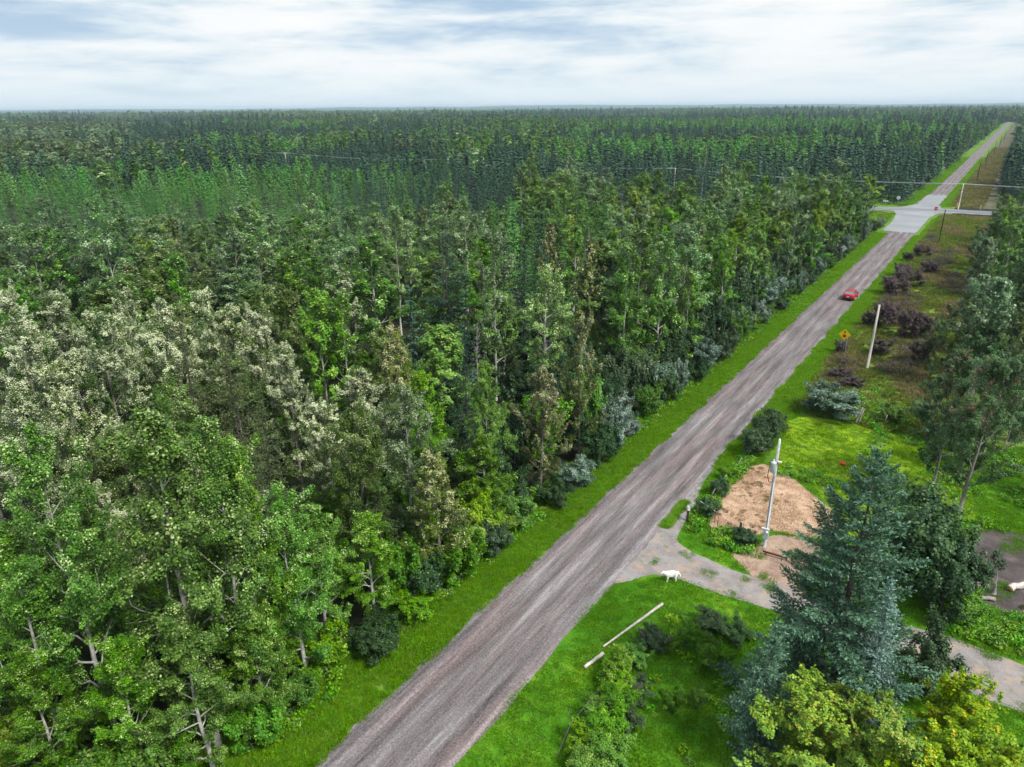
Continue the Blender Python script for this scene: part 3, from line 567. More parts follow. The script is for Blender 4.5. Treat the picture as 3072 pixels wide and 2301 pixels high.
# ------------------------------------------------------------------ bushes
def bush(seed, h, R, lm, n=7000, ls=.1, pale=.05, tip=.1, stems=5, bark='bark_grey', **kw): return decid('bush%d' % seed, seed, h, R, .08, 28, int(n*1.9), ls, M[lm], M[bark], stems=stems, pale=pale, tip_pale=tip, nsec=4, clus=(.32, .52), **kw)
BUSH = dict(green=[bush(1, 2, 1.2, 'shrub'), bush(2, 2, 1.2, 'shrub')], dark=[bush(3, 2, 1.3, 'dark_shrub'), bush(4, 2, 1.3, 'dark_shrub')], willow=[bush(5, 2, 1.4, 'willow', 9000, .1, .1, .3), bush(6, 2, 1.4, 'willow', 9000, .1, .1, .3)],
            purple=[bush(7, 2, 1.2, 'purple', 5000, .11, .03, .05, bark='bark_dark'), bush(8, 2, 1.2, 'purple', 5000, .11, .03, .05, bark='bark_dark')], yellow=[bush(9, 2, 1.2, 'birch', 7000)])
BN = dict(green='shrub', dark='shrub', willow='willow_bush', purple='twig_bush', yellow='shrub')
def pbush(kind, x, y, h, R, label, group=None): return plant(BN[kind], rnd.choice(BUSH[kind]), (x, y, 0), rnd.random()*6.28, (R/1.25, R/1.25, h/2), label, 'bush', group, crown_name='foliage', trunk_name='stem')
for a in [
 ('willow', -10.6, 74.0, 2.3, 2.5, 'grey-blue rounded willow bush at the top of the paddock'),
 ('dark', -14.2, 63.6, 2.1, 1.4, 'dark green bush between road and paddock, far one'),
 ('dark', -14.5, 60.6, 2.0, 1.35, 'dark green bush between road and straw patch, near one'),
 ('dark', -14.6, 67.2, 1.5, 1.3, 'low dark green bush beside the road north of the two larger ones'),
 ('green', -15.0, 55.0, .9, .8, 'small green bush on the fence line beside the straw'),
 ('dark', -14.7, 52.0, 1.0, .8, 'small dark bush on the fence line near the gate'),
 ('dark', -14.4, 48.3, 1.1, .9, 'dark bush by the wire gate'),
 ('dark', -10.8, 46.0, .9, .9, 'dark low bush at the foot of the transformer pole'),
 ('green', -10.2, 33.4, 1.3, .8, 'leafy bush inside the lawn corner, left of a pair'),
 ('green', -8.7, 32.4, 1.6, .9, 'leafy bush inside the lawn corner, taller right of a pair'),
 ('yellow', -12.5, 28.6, 1.3, 1.1, 'yellow-brown tipped bush along the broken fence'),
 ('green', -11.6, 26.8, 1.2, 1.1, 'green bush next below the yellow-brown tipped bush'),
 ('green', -11.3, 24.8, 1.5, 1.2, 'bright green bush above the bottom edge of the hedge row'),
 ('green', -10.6, 23.6, 1.4, 1.2, 'bright green bush at the bottom edge of the picture'),
 ('green', -12.3, 30.4, .9, .8, 'tangled green bush next down from the fence corner'), ('yellow', -12.2, 27.5, 1.0, .9, 'yellowish bush second below the lawn fence stakes'), ('dark', -11.4, 28.0, .9, .9, 'dark bush inside the hedge row near the yellow-brown tips'), ('green', -12.1, 25.6, 1.0, .9, 'green bush on the road side of the hedge row'), ('yellow', -11.9, 23.4, 1.0, .9, 'yellowish bush low in the hedge row at the bottom edge'), ('dark', -10.8, 26.0, .9, .9, 'dark green bush on the spruce side of the hedge row'), ('green', -9.9, 22.6, 1.1, 1.0, 'green bush at the hedge row end by the yellow-green maple'), ('green', -11.0, 22.3, 1.2, 1.1, 'green bush cut by the bottom edge below the hedge row'),
 ('green', -9.3, 28.6, 1.0, .7, 'small low bush alone on the lawn inside the hedge row'),
 ('green', -8.2, 29.6, .9, .6, 'smallest low bush on the lawn near the blue-green spruce'),
 ('dark', -12.0, 32.3, .9, .9, 'dark weedy bush at the fence corner'),
 ('dark', -9.8, 36.0, .7, 1.0, 'dark weedy mound along the old fence line'),
 ('dark', -8.2, 35.8, .7, 1.0, 'dark weedy mound right of the other mound'),
 ('dark', -.1, 47.2, 5.2, 2.9, 'tall dark leafy bush behind the large spruce'),
 ('dark', 1.6, 45.0, 3.6, 2.1, 'leafy bush right of the large spruce'),
 ('dark', 2.3, 47.0, 3.6, 1.6, 'dark bush beside the split logs'),
 ('green', 2.4, 44.9, 2.2, 1.5, 'green low bush between drive and split logs'),
 ('dark', 1.5, 37.0, 3.2, 1.6, 'dark green bush at the foot of the silvery spruce'),
 ('green', -5.2, 75.2, 1.4, 1.3, 'green bush behind the pale stakes'),
 ('purple', -12.4, 133, 2.2, 2.2, 'purple-brown twig bush opposite the red car'),
 ('purple', -11.2, 141, 2.3, 2.6, 'broad purple-brown twig thicket past the red car'),
 ('purple', -13.2, 149, 1.9, 1.7, 'purple-brown bush beyond the broad thicket near the road'),
 ('purple', -10.8, 111, 2.7, 1.9, 'dark purple bush right behind the pale pole'),
 ('purple', -7.6, 107.5, 2.9, 1.8, 'tallest reddish purple bush beside the pale pole'),
 ('purple', -5.6, 108, 2.6, 1.6, 'dark bush right of the tallest reddish purple bush'),
 ('purple', -12.9, 110.5, 1.6, 1.1, 'small dark purple bush left of the pale pole'),
 ('purple', -4.8, 97, 2.3, 1.5, 'dark purple bush at the edge of the alders'),
 ('purple', -9.4, 97, 1.7, 1.5, 'dark purple bush at the foot of the pale pole'),
 ('purple', -13.6, 95.6, 1.3, 1.0, 'small dark bush under the yellow sign'),
 ('purple', -11.9, 86, .9, 1.3, 'low brown bush below the yellow sign'),
 ('purple', -10.2, 84, .8, 1.4, 'low brown bush above the grey-blue willow'),
 ('purple', -12.2, 172, 1.7, 1.8, 'purple bush near the black pole'),
 ('purple', -14.0, 165, 1.4, 1.3, 'purple bush left of the road pole line before the junction'),
 ('purple', -9.2, 155, 1.6, 2.0, 'purple-brown bush behind the broad thicket'),
 ('willow', -27.6, 57.5, 3.0, 1.9, 'silvery willow bush on the left verge opposite the straw patch'),
 ('willow', -27.5, 68.5, 3.0, 1.9, 'silvery willow bush on the left verge below the big aspen'),
 ('willow', -27.9, 108, 3.4, 2.3, 'silvery willow bush on the left verge opposite the pale pole'),
 ('willow', -28.0, 116, 3.4, 2.3, 'silvery willow bush on the left verge before the red car'),
 ('willow', -27.6, 97, 2.6, 1.7, 'silvery willow bush on the left verge opposite the yellow sign'),
 ('dark', -27.4, 33.5, 2.2, 1.5, 'dark bush at the left verge behind the cream maple'),
]: pbush(*a)
def ubush(kind, x, y, h, R, where_, group):
    sz = 'low ' if h < 1.9 else 'tall ' if h > 2.7 else ''; wd = 'narrow ' if R < 1.45 else 'wide ' if R > 1.75 else ''
    col_ = dict(green='bright green', dark='dark green', willow='silvery', yellow='yellow-green')[kind]
    lm = ('nearest the bottom edge' if y < 14 else 'below the driveway mouth' if y < 28 else 'opposite the driveway' if y < 42 else 'opposite the straw patch' if y < 60 else 'opposite the paddock' if y < 76 else 'opposite the yellow sign' if y < 100 else 'near the red car' if y < 140 else 'short of the junction')
    if x < -34: where_, group = 'deep among trunks', 'undergrowth bushes inside the forest'
    pbush(kind, x, y, h, R, sz + wd + col_ + ' bush ' + where_ + ' ' + lm, group)
ul = 'low leafy bush under the roadside trees at the lower left'
for i in range(70):
    ubush(rnd.choice(['dark', 'green', 'dark']), rnd.uniform(-62, -29), rnd.uniform(28, 80), rnd.uniform(1.2, 3.2), rnd.uniform(1.2, 2.2), 'on the forest floor', 'undergrowth bushes inside the forest')
for i in range(60):
    ubush(rnd.choice(['green', 'green', 'dark', 'yellow']), rnd.uniform(-38, -26.3), rnd.uniform(3, 42), rnd.uniform(1.6, 4.2), rnd.uniform(1.2, 2.0), 'under the roadside trees', 'undergrowth bushes at the lower left')
for i in range(46):
    y = 44 + i*3.5 + rnd.uniform(-1, 1)
    ubush(rnd.choice(['dark', 'dark', 'green']), -29.6 + rnd.uniform(-1.2, .9), y, rnd.uniform(3.6, 6.5), rnd.uniform(1.7, 2.6), 'behind the verge row', 'bushes lining the left verge')
for i in range(14):
    ubush('dark', rnd.uniform(-43, -31), rnd.uniform(48, 72), rnd.uniform(2.0, 4.2), rnd.uniform(1.6, 2.4), 'in the shaded gap', 'undergrowth bushes inside the forest')
for i in range(50):
    y = 6 + i*4.1 + rnd.uniform(-1, 1)
    ubush(rnd.choice(['dark', 'dark', 'green', 'willow']) if y > 45 else rnd.choice(['dark', 'green']), (-25.5 if y < 55 else -26.2) + rnd.uniform(-.7, .4), y, rnd.uniform(1.3, 3.0), rnd.uniform(1.1, 1.8), 'in the left verge row', 'bushes lining the left verge')
# ------------------------------------------------------------------ forest fill
HT = np.array(TREES)
def right_edge(y): return np.interp(y, [60, 65, 76, 85, 106, 135, 171, 213, 245, 262, 300, 600, 1500], [9, 7.5, 4, 1.5, -1, -2, -2, -1.5, 0, 0, -2, -3, -5])
def allowed(x, y):
    if x > -50 and 203 < y < 262: return False
    if x < -27.0: 
        if abs(y-246) < (13 if x > -120 else 8) and x > -420: return False
        return True
    if x > right_edge(y) and y > 62: 
        return not (240 < y < 264)
    if y > 1530: return True
    return False
def zone(x, y, U, D, q):
    w1 = math.sin(x*.031+y*.013+.7)+math.sin(y*.043-x*.017)+.6*math.sin(x*.11+y*.09); w2 = math.sin(x*.027-y*.021+2.)+.7*math.sin(x*.083+y*.061)
    D = D*(1+.06*w1); a = U/D + .05*w2
    p = lambda *c: c[min(len(c)-1, int(q*len(c)))]
    if x > -15:
        if y < 240: return p('alder', 'alder', 'alder', 'aspen', 'olive')
        return p('spruce', 'spruce', 'spruce', 'aspen') if y < 700 else p('spruce', 'aspen', 'poplar_green')
    if D < 36: return p('aspen', 'aspen', 'aspen', 'birch')
    if a < -.1:
        if D < 70: return p('poplar', 'poplar', 'poplar', 'olive', 'olive', 'spruce_olive', 'aspen') if a < -.18 else p('aspen', 'poplar_green', 'aspen', 'spruce', 'birch', 'spruce')
        if D < 106: return p('olive', 'olive', 'aspen', 'olive', 'poplar_green', 'poplar', 'olive')
        if D < 146: return p('aspen', 'aspen', 'olive', 'poplar_green', 'spruce', 'birch', 'aspen')
        if D < larch_end(a)+25*math.sin(x*.09)*math.sin(y*.07+1): return ('spruce' if q > .93 else 'larch_young') if (a < -.22 or (q*9.7) % 1. < (-a-.08)/.14) else 'spruce'
        if D < larch_end(a)+35: return p('spruce', 'spruce', 'spruce', 'aspen', 'spruce', 'poplar_green')
        return patch_kind(x, y, q, 0)
    if a < .12 and D < 95: return p('aspen', 'poplar_green', 'spruce', 'aspen', 'birch', 'spruce', 'olive')
    if a < .12 and D < 160: return p('larch', 'larch', 'larch', 'aspen', 'larch', 'spruce', 'larch', 'larch_yellow' if q > .97 else 'aspen')
    if D < 100: return p('aspen', 'aspen', 'aspen', 'poplar_green', 'aspen', 'spruce')
    if D < 200 and y < 232 and a > .06: return p('aspen', 'aspen', 'birch', 'birch', 'poplar_green', 'aspen', 'birch', 'birch')
    if D < 330: return p('spruce', 'spruce', 'spruce', 'spruce', 'spruce', 'olive' if q > .93 else 'spruce')
    return patch_kind(x, y, q, 1)
def larch_end(a): return float(np.interp(a, [-.9, -.55, -.42, -.3, -.1], [265, 275, 330, 335, 270]))
_pg = np.random.default_rng(42); SEEDS = {0: [], 1: []}
for k_, mix_ in ((0, ['aspen', 'spruce', 'poplar_green', 'olive', 'spruce', 'aspen', 'birch', 'spruce', 'larch', 'olive']), (1, ['larch', 'spruce', 'spruce', 'aspen', 'spruce', 'larch', 'olive', 'spruce', 'larch', 'spruce'])):
    SEEDS[k_] = (np.array([]), mix_)
def patch_kind(x, y, q, k): return _patch(x, y, q, k)[0]
def stand_h(x, y, k): return _patch(x, y, 0., k)[1]
def _patch(x, y, q, k):
    # stands of one kind, 60 to 150 m across, growing with distance
    sc = 85. if x*x+y*y < 700**2 else 190.
    gx, gy = x/sc, y/sc*1.5; best = None
    for ix in range(int(math.floor(gx))-1, int(math.floor(gx))+2):
        for iy in range(int(math.floor(gy))-1, int(math.floor(gy))+2):
            h1 = math.sin(ix*127.1+iy*311.7+k*17.3)*43758.5453; h1 -= math.floor(h1); h2 = math.sin(ix*269.5+iy*183.3+k*5.1)*43758.5453; h2 -= math.floor(h2)
            dd = (ix+h1-gx)**2+(iy+h2-gy)**2
            if best is None or dd < best[0]: best = (dd, (h1*7.7+h2*3.1) % 1.0)
    mix_ = SEEDS[k][1]
    sh = .55 + .7*((best[1]*37.7) % 1.0)
    if q < .78: return mix_[int(best[1]*len(mix_))], sh
    return mix_[int((q-.78)/.22*len(mix_)) % len(mix_)], sh
fill = []
def scatter(D0, D1, sp, hs=1.0):
    rg = np.random.default_rng(int(D0)+3); Um = D1*.86+8
    for D in np.arange(D0, D1, sp):
        for U in np.arange(-D*.80-9, D*.80+9, sp):
            d = D + rg.uniform(-.62, .62)*sp; u = U + rg.uniform(-.62, .62)*sp
            x, y = u*HR[0]+d*HD[0], u*HR[1]+d*HD[1]
            q, r1, r2, r3 = rg.random(4)
            if not allowed(x, y) or (d > 45 and rg.random() < .12): continue
            # patches: neighbouring trees tend to be of one kind
            patch = (math.sin(x*.021+1.3)*math.sin(y*.017+.4)+math.sin(x*.047+y*.039))*.25+.5
            q = (q*.62 + patch*.38*1.0) % 1.0
            fill.append((x, y, u, d, zone(x, y, u, d, q), r1, r2, r3*6.28, hs))
scatter(24, 45, 4.2); scatter(45, 110, 5.0); scatter(110, 150, 5.4); scatter(150, 300, 4.8); scatter(300, 450, 6.2); scatter(450, 900, 8.5, 1.05); scatter(900, 1800, 12.5, 1.15); scatter(1800, 3600, 22, 1.35)
HGT = dict(aspen=(8.5, 16), poplar=(10.5, 15.5), poplar_green=(10, 17), olive=(7.5, 13.5), birch=(7.5, 13.5), bronze=(9, 13), alder=(7, 12), spruce=(7, 16), spruce_olive=(10, 15), larch=(9, 14), larch_yellow=(10, 12.5), larch_young=(5.5, 9.0))
rows = []
for x, y, u, d, kind, r1, r2, rz, hs in fill:
    if 44 < d < 80 and -.30 < u/d < .12 and r2 < .38: continue
    if d < 44 and -.3 < u/d and r2 < .3: continue
    if d < 200 and len(HT) and np.min((HT[:, 0]-x)**2+(HT[:, 1]-y)**2) < 2.9**2: continue
    lo, hi = HGT[kind]; h = (lo+(hi-lo)*r1)*hs
    young = kind == 'larch_young'
    if young and (r1*13.1) % 1. < .12: continue
    if young: kind = 'larch'
    if 106 < d < 150 and u/d < -.1: h *= .78
    if d < 40: h *= .8
    if x > -15 and y < 240: h *= .85
    K = KIND[kind]; R = K['R']*(h/K['h'])**.6*(.8+.4*r2)*(hs**.5)
    if not young and d > 300:
        sh = stand_h(x, y, 0 if u/d < -.1 else 1)
        if (sh*53.3) % 1. < .05: continue
        h *= sh
    elif not young and 70 < d < 205 and x < -45: h *= .82+.34*(.5+.5*math.sin(x*.19+1)*math.sin(y*.17)+.3*math.sin(x*.07-y*.11))
    if young: R = (1.2+.9*r2)*h/7; h *= .7+.7*r2
    elif kind in ('aspen', 'birch', 'poplar_green', 'olive') and 62 < d <= 225: R *= 1.28
    elif d > 225: R *= float(np.interp(d, [225, 450, 1000, 3000], [1.35, 1.6, 1.9, 2.4])); h *= .75+.5*((rz*13.7) % 1.0)*.8+.02
    rows.append((d, x, y, kind, h, R, rz))
rows.sort()
ZL = dict(aspen='leafy aspen', poplar='pale-leaved poplar', poplar_green='silvery green poplar', olive='olive green willow tree', birch='yellow-green birch', bronze='bronze-tinted maple', alder='grey-green alder', spruce='dark spruce', spruce_olive='olive spruce', larch='soft green larch', larch_yellow='yellow larch')
def where(d, x, y, h, R, kind):
    u = x*HR[0]+y*HR[1]; a = u/d
    if x > -15: w = 'in the right-hand wood' + (' behind the paddock' if y < 85 else ' beside the purple bushes' if y < 150 else ' before the crossroad' if y < 245 else ' past the crossroad')
    elif y > 262: w = 'past the crossroad' + (' next to the long road' if x > -60 else ' left of the long road')
    else:
        dep = 'in the near canopy' if d < 75 else 'in the middle canopy' if d < 110 else 'before the young larches' if d < 150 and a < -.1 else 'before the power line'
        if x > -36: w = 'at the left verge ' + ('opposite the driveway' if y < 44 else 'opposite the straw patch' if y < 60 else 'opposite the paddock' if y < 76 else 'opposite the yellow sign' if y < 100 else 'near the red car' if y < 140 else 'short of the junction')
        else: w = dep + ' ' + ('at the far left' if a < -.6 else 'left of the olive spruce' if a < -.42 else 'in line with the olive spruce' if a < -.25 else 'left of the tall pine' if a < -.1 else 'behind the tall pine' if a < .06 else 'behind the white-trunked aspen' if a < .16 else 'behind the roadside aspens')
    lo, hi = HGT[kind]; K = KIND[kind]; t = (h-lo)/(hi-lo); b = R/(K['R']*(h/K['h'])**.6)
    return ('low ' if t < .33 else 'tall ' if t > .66 else '') + ('slim ' if b < .93 else 'broad ' if b > 1.07 else '') + ZL[kind] + ' ' + w
count = {}; far = []
for d, x, y, kind, h, R, rz in rows:
    nm = NAMES[kind]; c = count.get(nm, 0)
    if d < 230 and c < 285:
        count[nm] = c+1; lab = where(d, x, y, h, R, kind)
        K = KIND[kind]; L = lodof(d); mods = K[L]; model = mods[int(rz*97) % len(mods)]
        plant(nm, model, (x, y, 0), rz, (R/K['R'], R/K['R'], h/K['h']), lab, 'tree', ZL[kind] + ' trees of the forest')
    else: far.append((x, y, kind, h, R, rz, d))
print('individual trees', count, 'far', len(far))

def instancer(name, protos, idx, pos, rz, scl, label=None):
    """stuff: ONE object whose points carry copies of the prototype meshes"""
    pc = bpy.data.collections.new('proto_'+name)
    for i, me in enumerate(protos): pc.objects.link(bpy.data.objects.new('proto_%s_%03d' % (name, i), me))
    me = bpy.data.meshes.new(name); n = len(pos); me.vertices.add(n); me.vertices.foreach_set('co', np.asarray(pos, np.float32).ravel())
    for an, ty, dat, key in (('idx', 'INT', np.asarray(idx, np.int32), 'value'), ('rot', 'FLOAT_VECTOR', np.stack([np.zeros(n), np.zeros(n), rz], 1).astype(np.float32).ravel(), 'vector'), ('scl', 'FLOAT_VECTOR', np.asarray(scl, np.float32).ravel(), 'vector')):
        a = me.attributes.new(an, ty, 'POINT'); a.data.foreach_set(key, dat)
    o = obj(name, me); o['kind'] = 'stuff'
    if label: o['label'] = label
    ng = bpy.data.node_groups.new(name+'_scatter', 'GeometryNodeTree')
    ng.interface.new_socket('Geometry', in_out='INPUT', socket_type='NodeSocketGeometry'); ng.interface.new_socket('Geometry', in_out='OUTPUT', socket_type='NodeSocketGeometry')
    gi, go = ng.nodes.new('NodeGroupInput'), ng.nodes.new('NodeGroupOutput')
    iop = ng.nodes.new('GeometryNodeInstanceOnPoints'); ci = ng.nodes.new('GeometryNodeCollectionInfo')
    ci.inputs['Collection'].default_value = pc; ci.inputs['Separate Children'].default_value = True; ci.inputs['Reset Children'].default_value = True
    def att(nm, ty):
        a = ng.nodes.new('GeometryNodeInputNamedAttribute'); a.data_type = ty; a.inputs['Name'].default_value = nm; return a.outputs['Attribute']
    L = ng.links.new
    L(gi.outputs[0], iop.inputs['Points']); L(ci.outputs[0], iop.inputs['Instance']); iop.inputs['Pick Instance'].default_value = True
    L(att('idx', 'INT'), iop.inputs['Instance Index']); L(att('scl', 'FLOAT_VECTOR'), iop.inputs['Scale'])
    er = ng.nodes.new('FunctionNodeEulerToRotation'); L(att('rot', 'FLOAT_VECTOR'), er.inputs[0]); L(er.outputs[0], iop.inputs['Rotation'])
    L(iop.outputs[0], go.inputs[0])
    md = o.modifiers.new('scatter', 'NODES'); md.node_group = ng
    return o
# far forest: trunk and crown of each model joined into one prototype mesh
protos = []; pidx = {}
def joined(name, tr, cr):
    n1 = len(tr.vertices); V = np.empty(n1*3, np.float32); tr.vertices.foreach_get('co', V)
    V2 = np.empty(len(cr.vertices)*3, np.float32); cr.vertices.foreach_get('co', V2)
    def quads(me):
        f = np.empty(len(me.loops), np.int32); me.loops.foreach_get('vertex_index', f); return f.reshape(-1, 4)
    F1, F2 = quads(tr), quads(cr); v2 = np.empty(len(F2), np.float32); cr.attributes['v'].data.foreach_get('value', v2)
    return mesh_np(name, np.concatenate([V, V2]), np.concatenate([F1, F2+n1]), [tr.materials[0], cr.materials[0]], v=np.concatenate([np.zeros(len(F1), np.float32), v2]), midx=np.concatenate([np.zeros(len(F1)), np.ones(len(F2))]))
for k, K in KIND.items():
    pidx[k] = []
    for i, (a, b) in enumerate(K['lo']): pidx[k].append(len(protos)); protos.append(joined('far_%s%d' % (k, i), a, b))
    pidx[k+'_mid'] = []
    for i, (a, b) in enumerate(K['mid'][:1]): pidx[k+'_mid'].append(len(protos)); protos.append(joined('mid_%s%d' % (k, i), a, b))
idx = []; pos = []; rzs = []; scl = []
for x, y, kind, h, R, rz, d in far:
    c = pidx[kind if d > 240 else kind+'_mid']; K = KIND[kind]
    idx.append(c[int(rz*53) % len(c)]); pos.append((x, y, 0)); rzs.append(rz); scl.append((R/K['R'], R/K['R'], h/K['h']))
instancer('distant_forest', protos, idx, pos, rzs, scl, 'distant mixed forest of spruce, larch and aspen')
# far canopy sheet to the horizon
rg = np.random.default_rng(77)
rr = np.concatenate([np.linspace(3300, 7000, 110), np.linspace(7100, 15500, 60)]); th = np.linspace(-.95, .95, 420)
A, B = np.meshgrid(th, rr)
Zc = 9 + 4*np.sin(A*61+B*.004)*np.sin(B*.0031+A*9) + rg.normal(size=A.shape)*2.0 + np.clip((B-7500)/4500, 0, 1)**1.3*(26 + 9*np.sin(A*7+1) + 5*np.sin(A*23) + 3*np.sin(A*61+2))
X = np.sin(A)*B; Y = np.cos(A)*B
XX = X*math.cos(YAW)-Y*math.sin(YAW); YY = X*math.sin(YAW)+Y*math.cos(YAW)
nr, nth = A.shape; i = np.arange(nr-1)[:, None]*nth; j = np.arange(nth-1)[None]
M['far_canopy'] = ground_mat('far_canopy', [(.3, (.02, .045, .025)), (.5, (.035, .075, .035)), (.7, (.07, .12, .05))], scale=.004, fine=.05, fine_amt=.5)
fc = obj('horizon_forest', mesh_np('horizon_forest', np.stack([XX, YY, Zc], -1).reshape(-1, 3), np.stack([i+j, i+j+1, i+nth+j+1, i+nth+j], -1).reshape(-1, 4), M['far_canopy'])); tag(fc, 'hazy far forest along the horizon', kind='stuff')
# haze
M_h = bpy.data.materials.new('haze_air'); M_h.use_nodes = True; t = M_h.node_tree; t.nodes.clear()
pv = N(t, 'ShaderNodeVolumePrincipled', inp={'Color': (.66, .84, 1.0, 1), 'Density': 9e-5, 'Anisotropy': 0.0}); t.links.new(pv.outputs[0], N(t, 'ShaderNodeOutputMaterial').inputs['Volume'])
bm = bmesh.new(); bmesh.ops.create_cube(bm, size=1.0); bmesh.ops.scale(bm, vec=(2*EXT+400, 2*EXT+400, 68.0), verts=bm.verts); bmesh.ops.translate(bm, vec=(0, 0, 33.0), verts=bm.verts)
hm = bpy.data.meshes.new('haze'); bm.to_mesh(hm); bm.free(); hm.materials.append(M_h); M_h.cycles.homogeneous_volume = True; hz = obj('haze', hm); hz['kind'] = 'stuff'; hz['label'] = 'thin bluish haze in the air'

# ------------------------------------------------------------------ small mesh helpers
def box_bm(bm, cx, cy, cz, sx, sy, sz, rz=0., bev=0.):
    r = bmesh.ops.create_cube(bm, size=1.0); vs = r['verts']
    bmesh.ops.scale(bm, vec=(sx, sy, sz), verts=vs)
    if bev: 
        es = list({e for v in vs for e in v.link_edges}); rr_ = bmesh.ops.bevel(bm, geom=es, offset=bev, segments=2, affect='EDGES'); vs = list({v for f in rr_['faces'] for v in f.verts} | {v for v in vs if v.is_valid})
    if rz: bmesh.ops.rotate(bm, cent=(0, 0, 0), matrix=Matrix.Rotation(rz, 3, 'Z'), verts=vs)
    bmesh.ops.translate(bm, vec=(cx, cy, cz), verts=vs); return vs
def bm_obj(name, bm, m, parent=None, smooth=False):
    me = bpy.data.meshes.new(name); bm.to_mesh(me); bm.free(); me.materials.append(m)
    if smooth: me.polygons.foreach_set('use_smooth', np.full(len(me.polygons), True))
    return obj(name, me, parent)
def box(name, c, s, m, parent=None, bev=.01, rz=0., rx=0.):
    bm = bmesh.new(); vs = box_bm(bm, 0, 0, 0, *s, bev=bev)
    if rx: bmesh.ops.rotate(bm, cent=(0, 0, 0), matrix=Matrix.Rotation(rx, 3, 'X'), verts=bm.verts)
    if rz: bmesh.ops.rotate(bm, cent=(0, 0, 0), matrix=Matrix.Rotation(rz, 3, 'Z'), verts=bm.verts)
    bmesh.ops.translate(bm, vec=c, verts=bm.verts); return bm_obj(name, bm, m, parent)
def tube(name, pts, rads, m, parent=None, sides=8, smooth=True):
    T = Tubes(); rads = rads if hasattr(rads, '__len__') else [rads]*len(pts); T.add(pts, rads, sides); return obj(name, T.mesh(name, m, smooth), parent)
def plate(name, pts2, thick, m, parent, y=0., rim=None):
    """flat outline in the XZ plane, extruded along Y"""
    bm = bmesh.new(); a = [bm.verts.new((x, y, z)) for x, z in pts2]; fc = bm.faces.new(a)
    r = bmesh.ops.extrude_face_region(bm, geom=[fc]); bmesh.ops.translate(bm, vec=(0, thick, 0), verts=[v for v in r['geom'] if isinstance(v, bmesh.types.BMVert)])
    bmesh.ops.recalc_face_normals(bm, faces=bm.faces); return bm_obj(name, bm, m, parent)
def ngon(n, r, cx=0, cz=0, a0=0.): return [(cx+r*math.cos(a0+i*2*math.pi/n), cz+r*math.sin(a0+i*2*math.pi/n)) for i in range(n)]
M['pole_pale'] = plain('pale_pole_wood', (.50, .46, .41), .8, var=.2, scale=3)
M['pole_silver'] = plain('silver_pole_wood', (.40, .41, .43), .7, var=.3, scale=3)
M['pole_black'] = plain('creosote_pole', (.022, .019, .018), .8)
M['steel'] = plain('galvanised_steel', (.50, .53, .55), .45, .3, var=.12)
M['grey_paint'] = plain('grey_enamel', (.50, .55, .57), .4, var=.08)
M['sign_back'] = plain('sign_back_aluminium', (.62, .65, .66), .5, .2, var=.08)
M['yellow'] = plain('sign_yellow', (1.0, .72, .0), .35, var=.05)
M['red'] = plain('sign_red', (.62, .02, .02), .4, var=.05)
M['white'] = plain('white_paint', (.80, .80, .78), .45, var=.05)
M['black'] = plain('black_paint', (.015, .015, .015), .5)
M['sign_blue'] = plain('sign_blue', (.30, .55, .70), .4)
M['post_wood'] = plain('weathered_post', (.30, .27, .24), .9, var=.4)
M['dark_post'] = plain('dark_post', (.05, .045, .04), .9, var=.4)
M['rust'] = plain('rusty_red_steel', (.13, .035, .035), .75, var=.45)
M['wire'] = plain('wire_metal', (.45, .46, .48), .5, .4)
M['rubber'] = plain('rubber', (.02, .02, .02), .8)
# ------------------------------------------------------------------ poles and wires
def pole(loc, h, m, label, r=.12, lean=(0, 0)):
    o = empty('utility_pole', (*loc, 0)); tag(o, label, 'pole'); lx, ly = lean
    tube('shaft', [(0, 0, -.1), (lx*.5, ly*.5, h*.5), (lx, ly, h)], [r, r*.88, r*.72], m, o, 10); return o
p1 = pole((-9.5, 46.5), 8.4, M['pole_silver'], 'silver-grey pole with transformer and meter box beside the straw patch', .13)
tube('insulator', [(0, 0, 8.4), (0, 0, 8.55), (0, 0, 8.7)], [.06, .09, .04], M['white'], p1)
tk = tube('transformer', [(-.12, -.30, 6.25), (-.12, -.30, 6.28), (-.12, -.30, 6.95), (-.12, -.30, 7.0), (-.12, -.30, 7.05)], [.16, .19, .19, .20, .06], M['grey_paint'], p1, 14)
tube('bushing', [(-.12, -.30, 7.05), (-.12, -.30, 7.16), (-.12, -.30, 7.24)], [.04, .05, .02], M['white'], tk)
box('bracket', (-.06, -.13, 6.7), (.12, .12, .3), M['steel'], tk)
box('fuse_holder', (.22, -.05, 7.0), (.26, .1, .1), M['white'], p1)
tube('cable', [(-.26, -.36, 6.9), (-.36, -.36, 6.5), (-.40, -.30, 5.9), (-.30, -.24, 5.45), (-.12, -.2, 5.35), (.0, -.14, 5.55)], .028, M['black'], p1, 6)
tube('conduit', [(.05, -.14, .9), (.05, -.13, 5.3)], .035, M['grey_paint'], p1)
mb = box('meter_box', (.02, -.24, 1.25), (.40, .2, .85), M['grey_paint'], p1, .02)
tube('meter', [(.10, -.34, 1.45), (.10, -.45, 1.45)], [.09, .08], M['white'], mb, 12)
box('meter_socket', (-.24, -.22, 1.55), (.14, .16, .2), M['white'], mb)
pole((-9.8, 91.2), 8.0, M['pole_pale'], 'plain pale wooden pole right of the yellow sign', .16, (.05, .1))
pole((-10.7, 191.3), 7.6, M['pole_black'], 'black tarred pole before the junction', .14)
def hpole(x, y, h, m, label):
    o = pole((x, y), h, m, label, .16); a = box('crossarm', (0, -.05, h-.35), (.16, 2.4, .14), m, o, .01)
    for s in (-1.1, -.4, .45, 1.1): tube('insulator', [(0, s-.05, h-.28), (0, s-.05, h-.12)], [.06, .05], M['white'], a, 6)
    return o
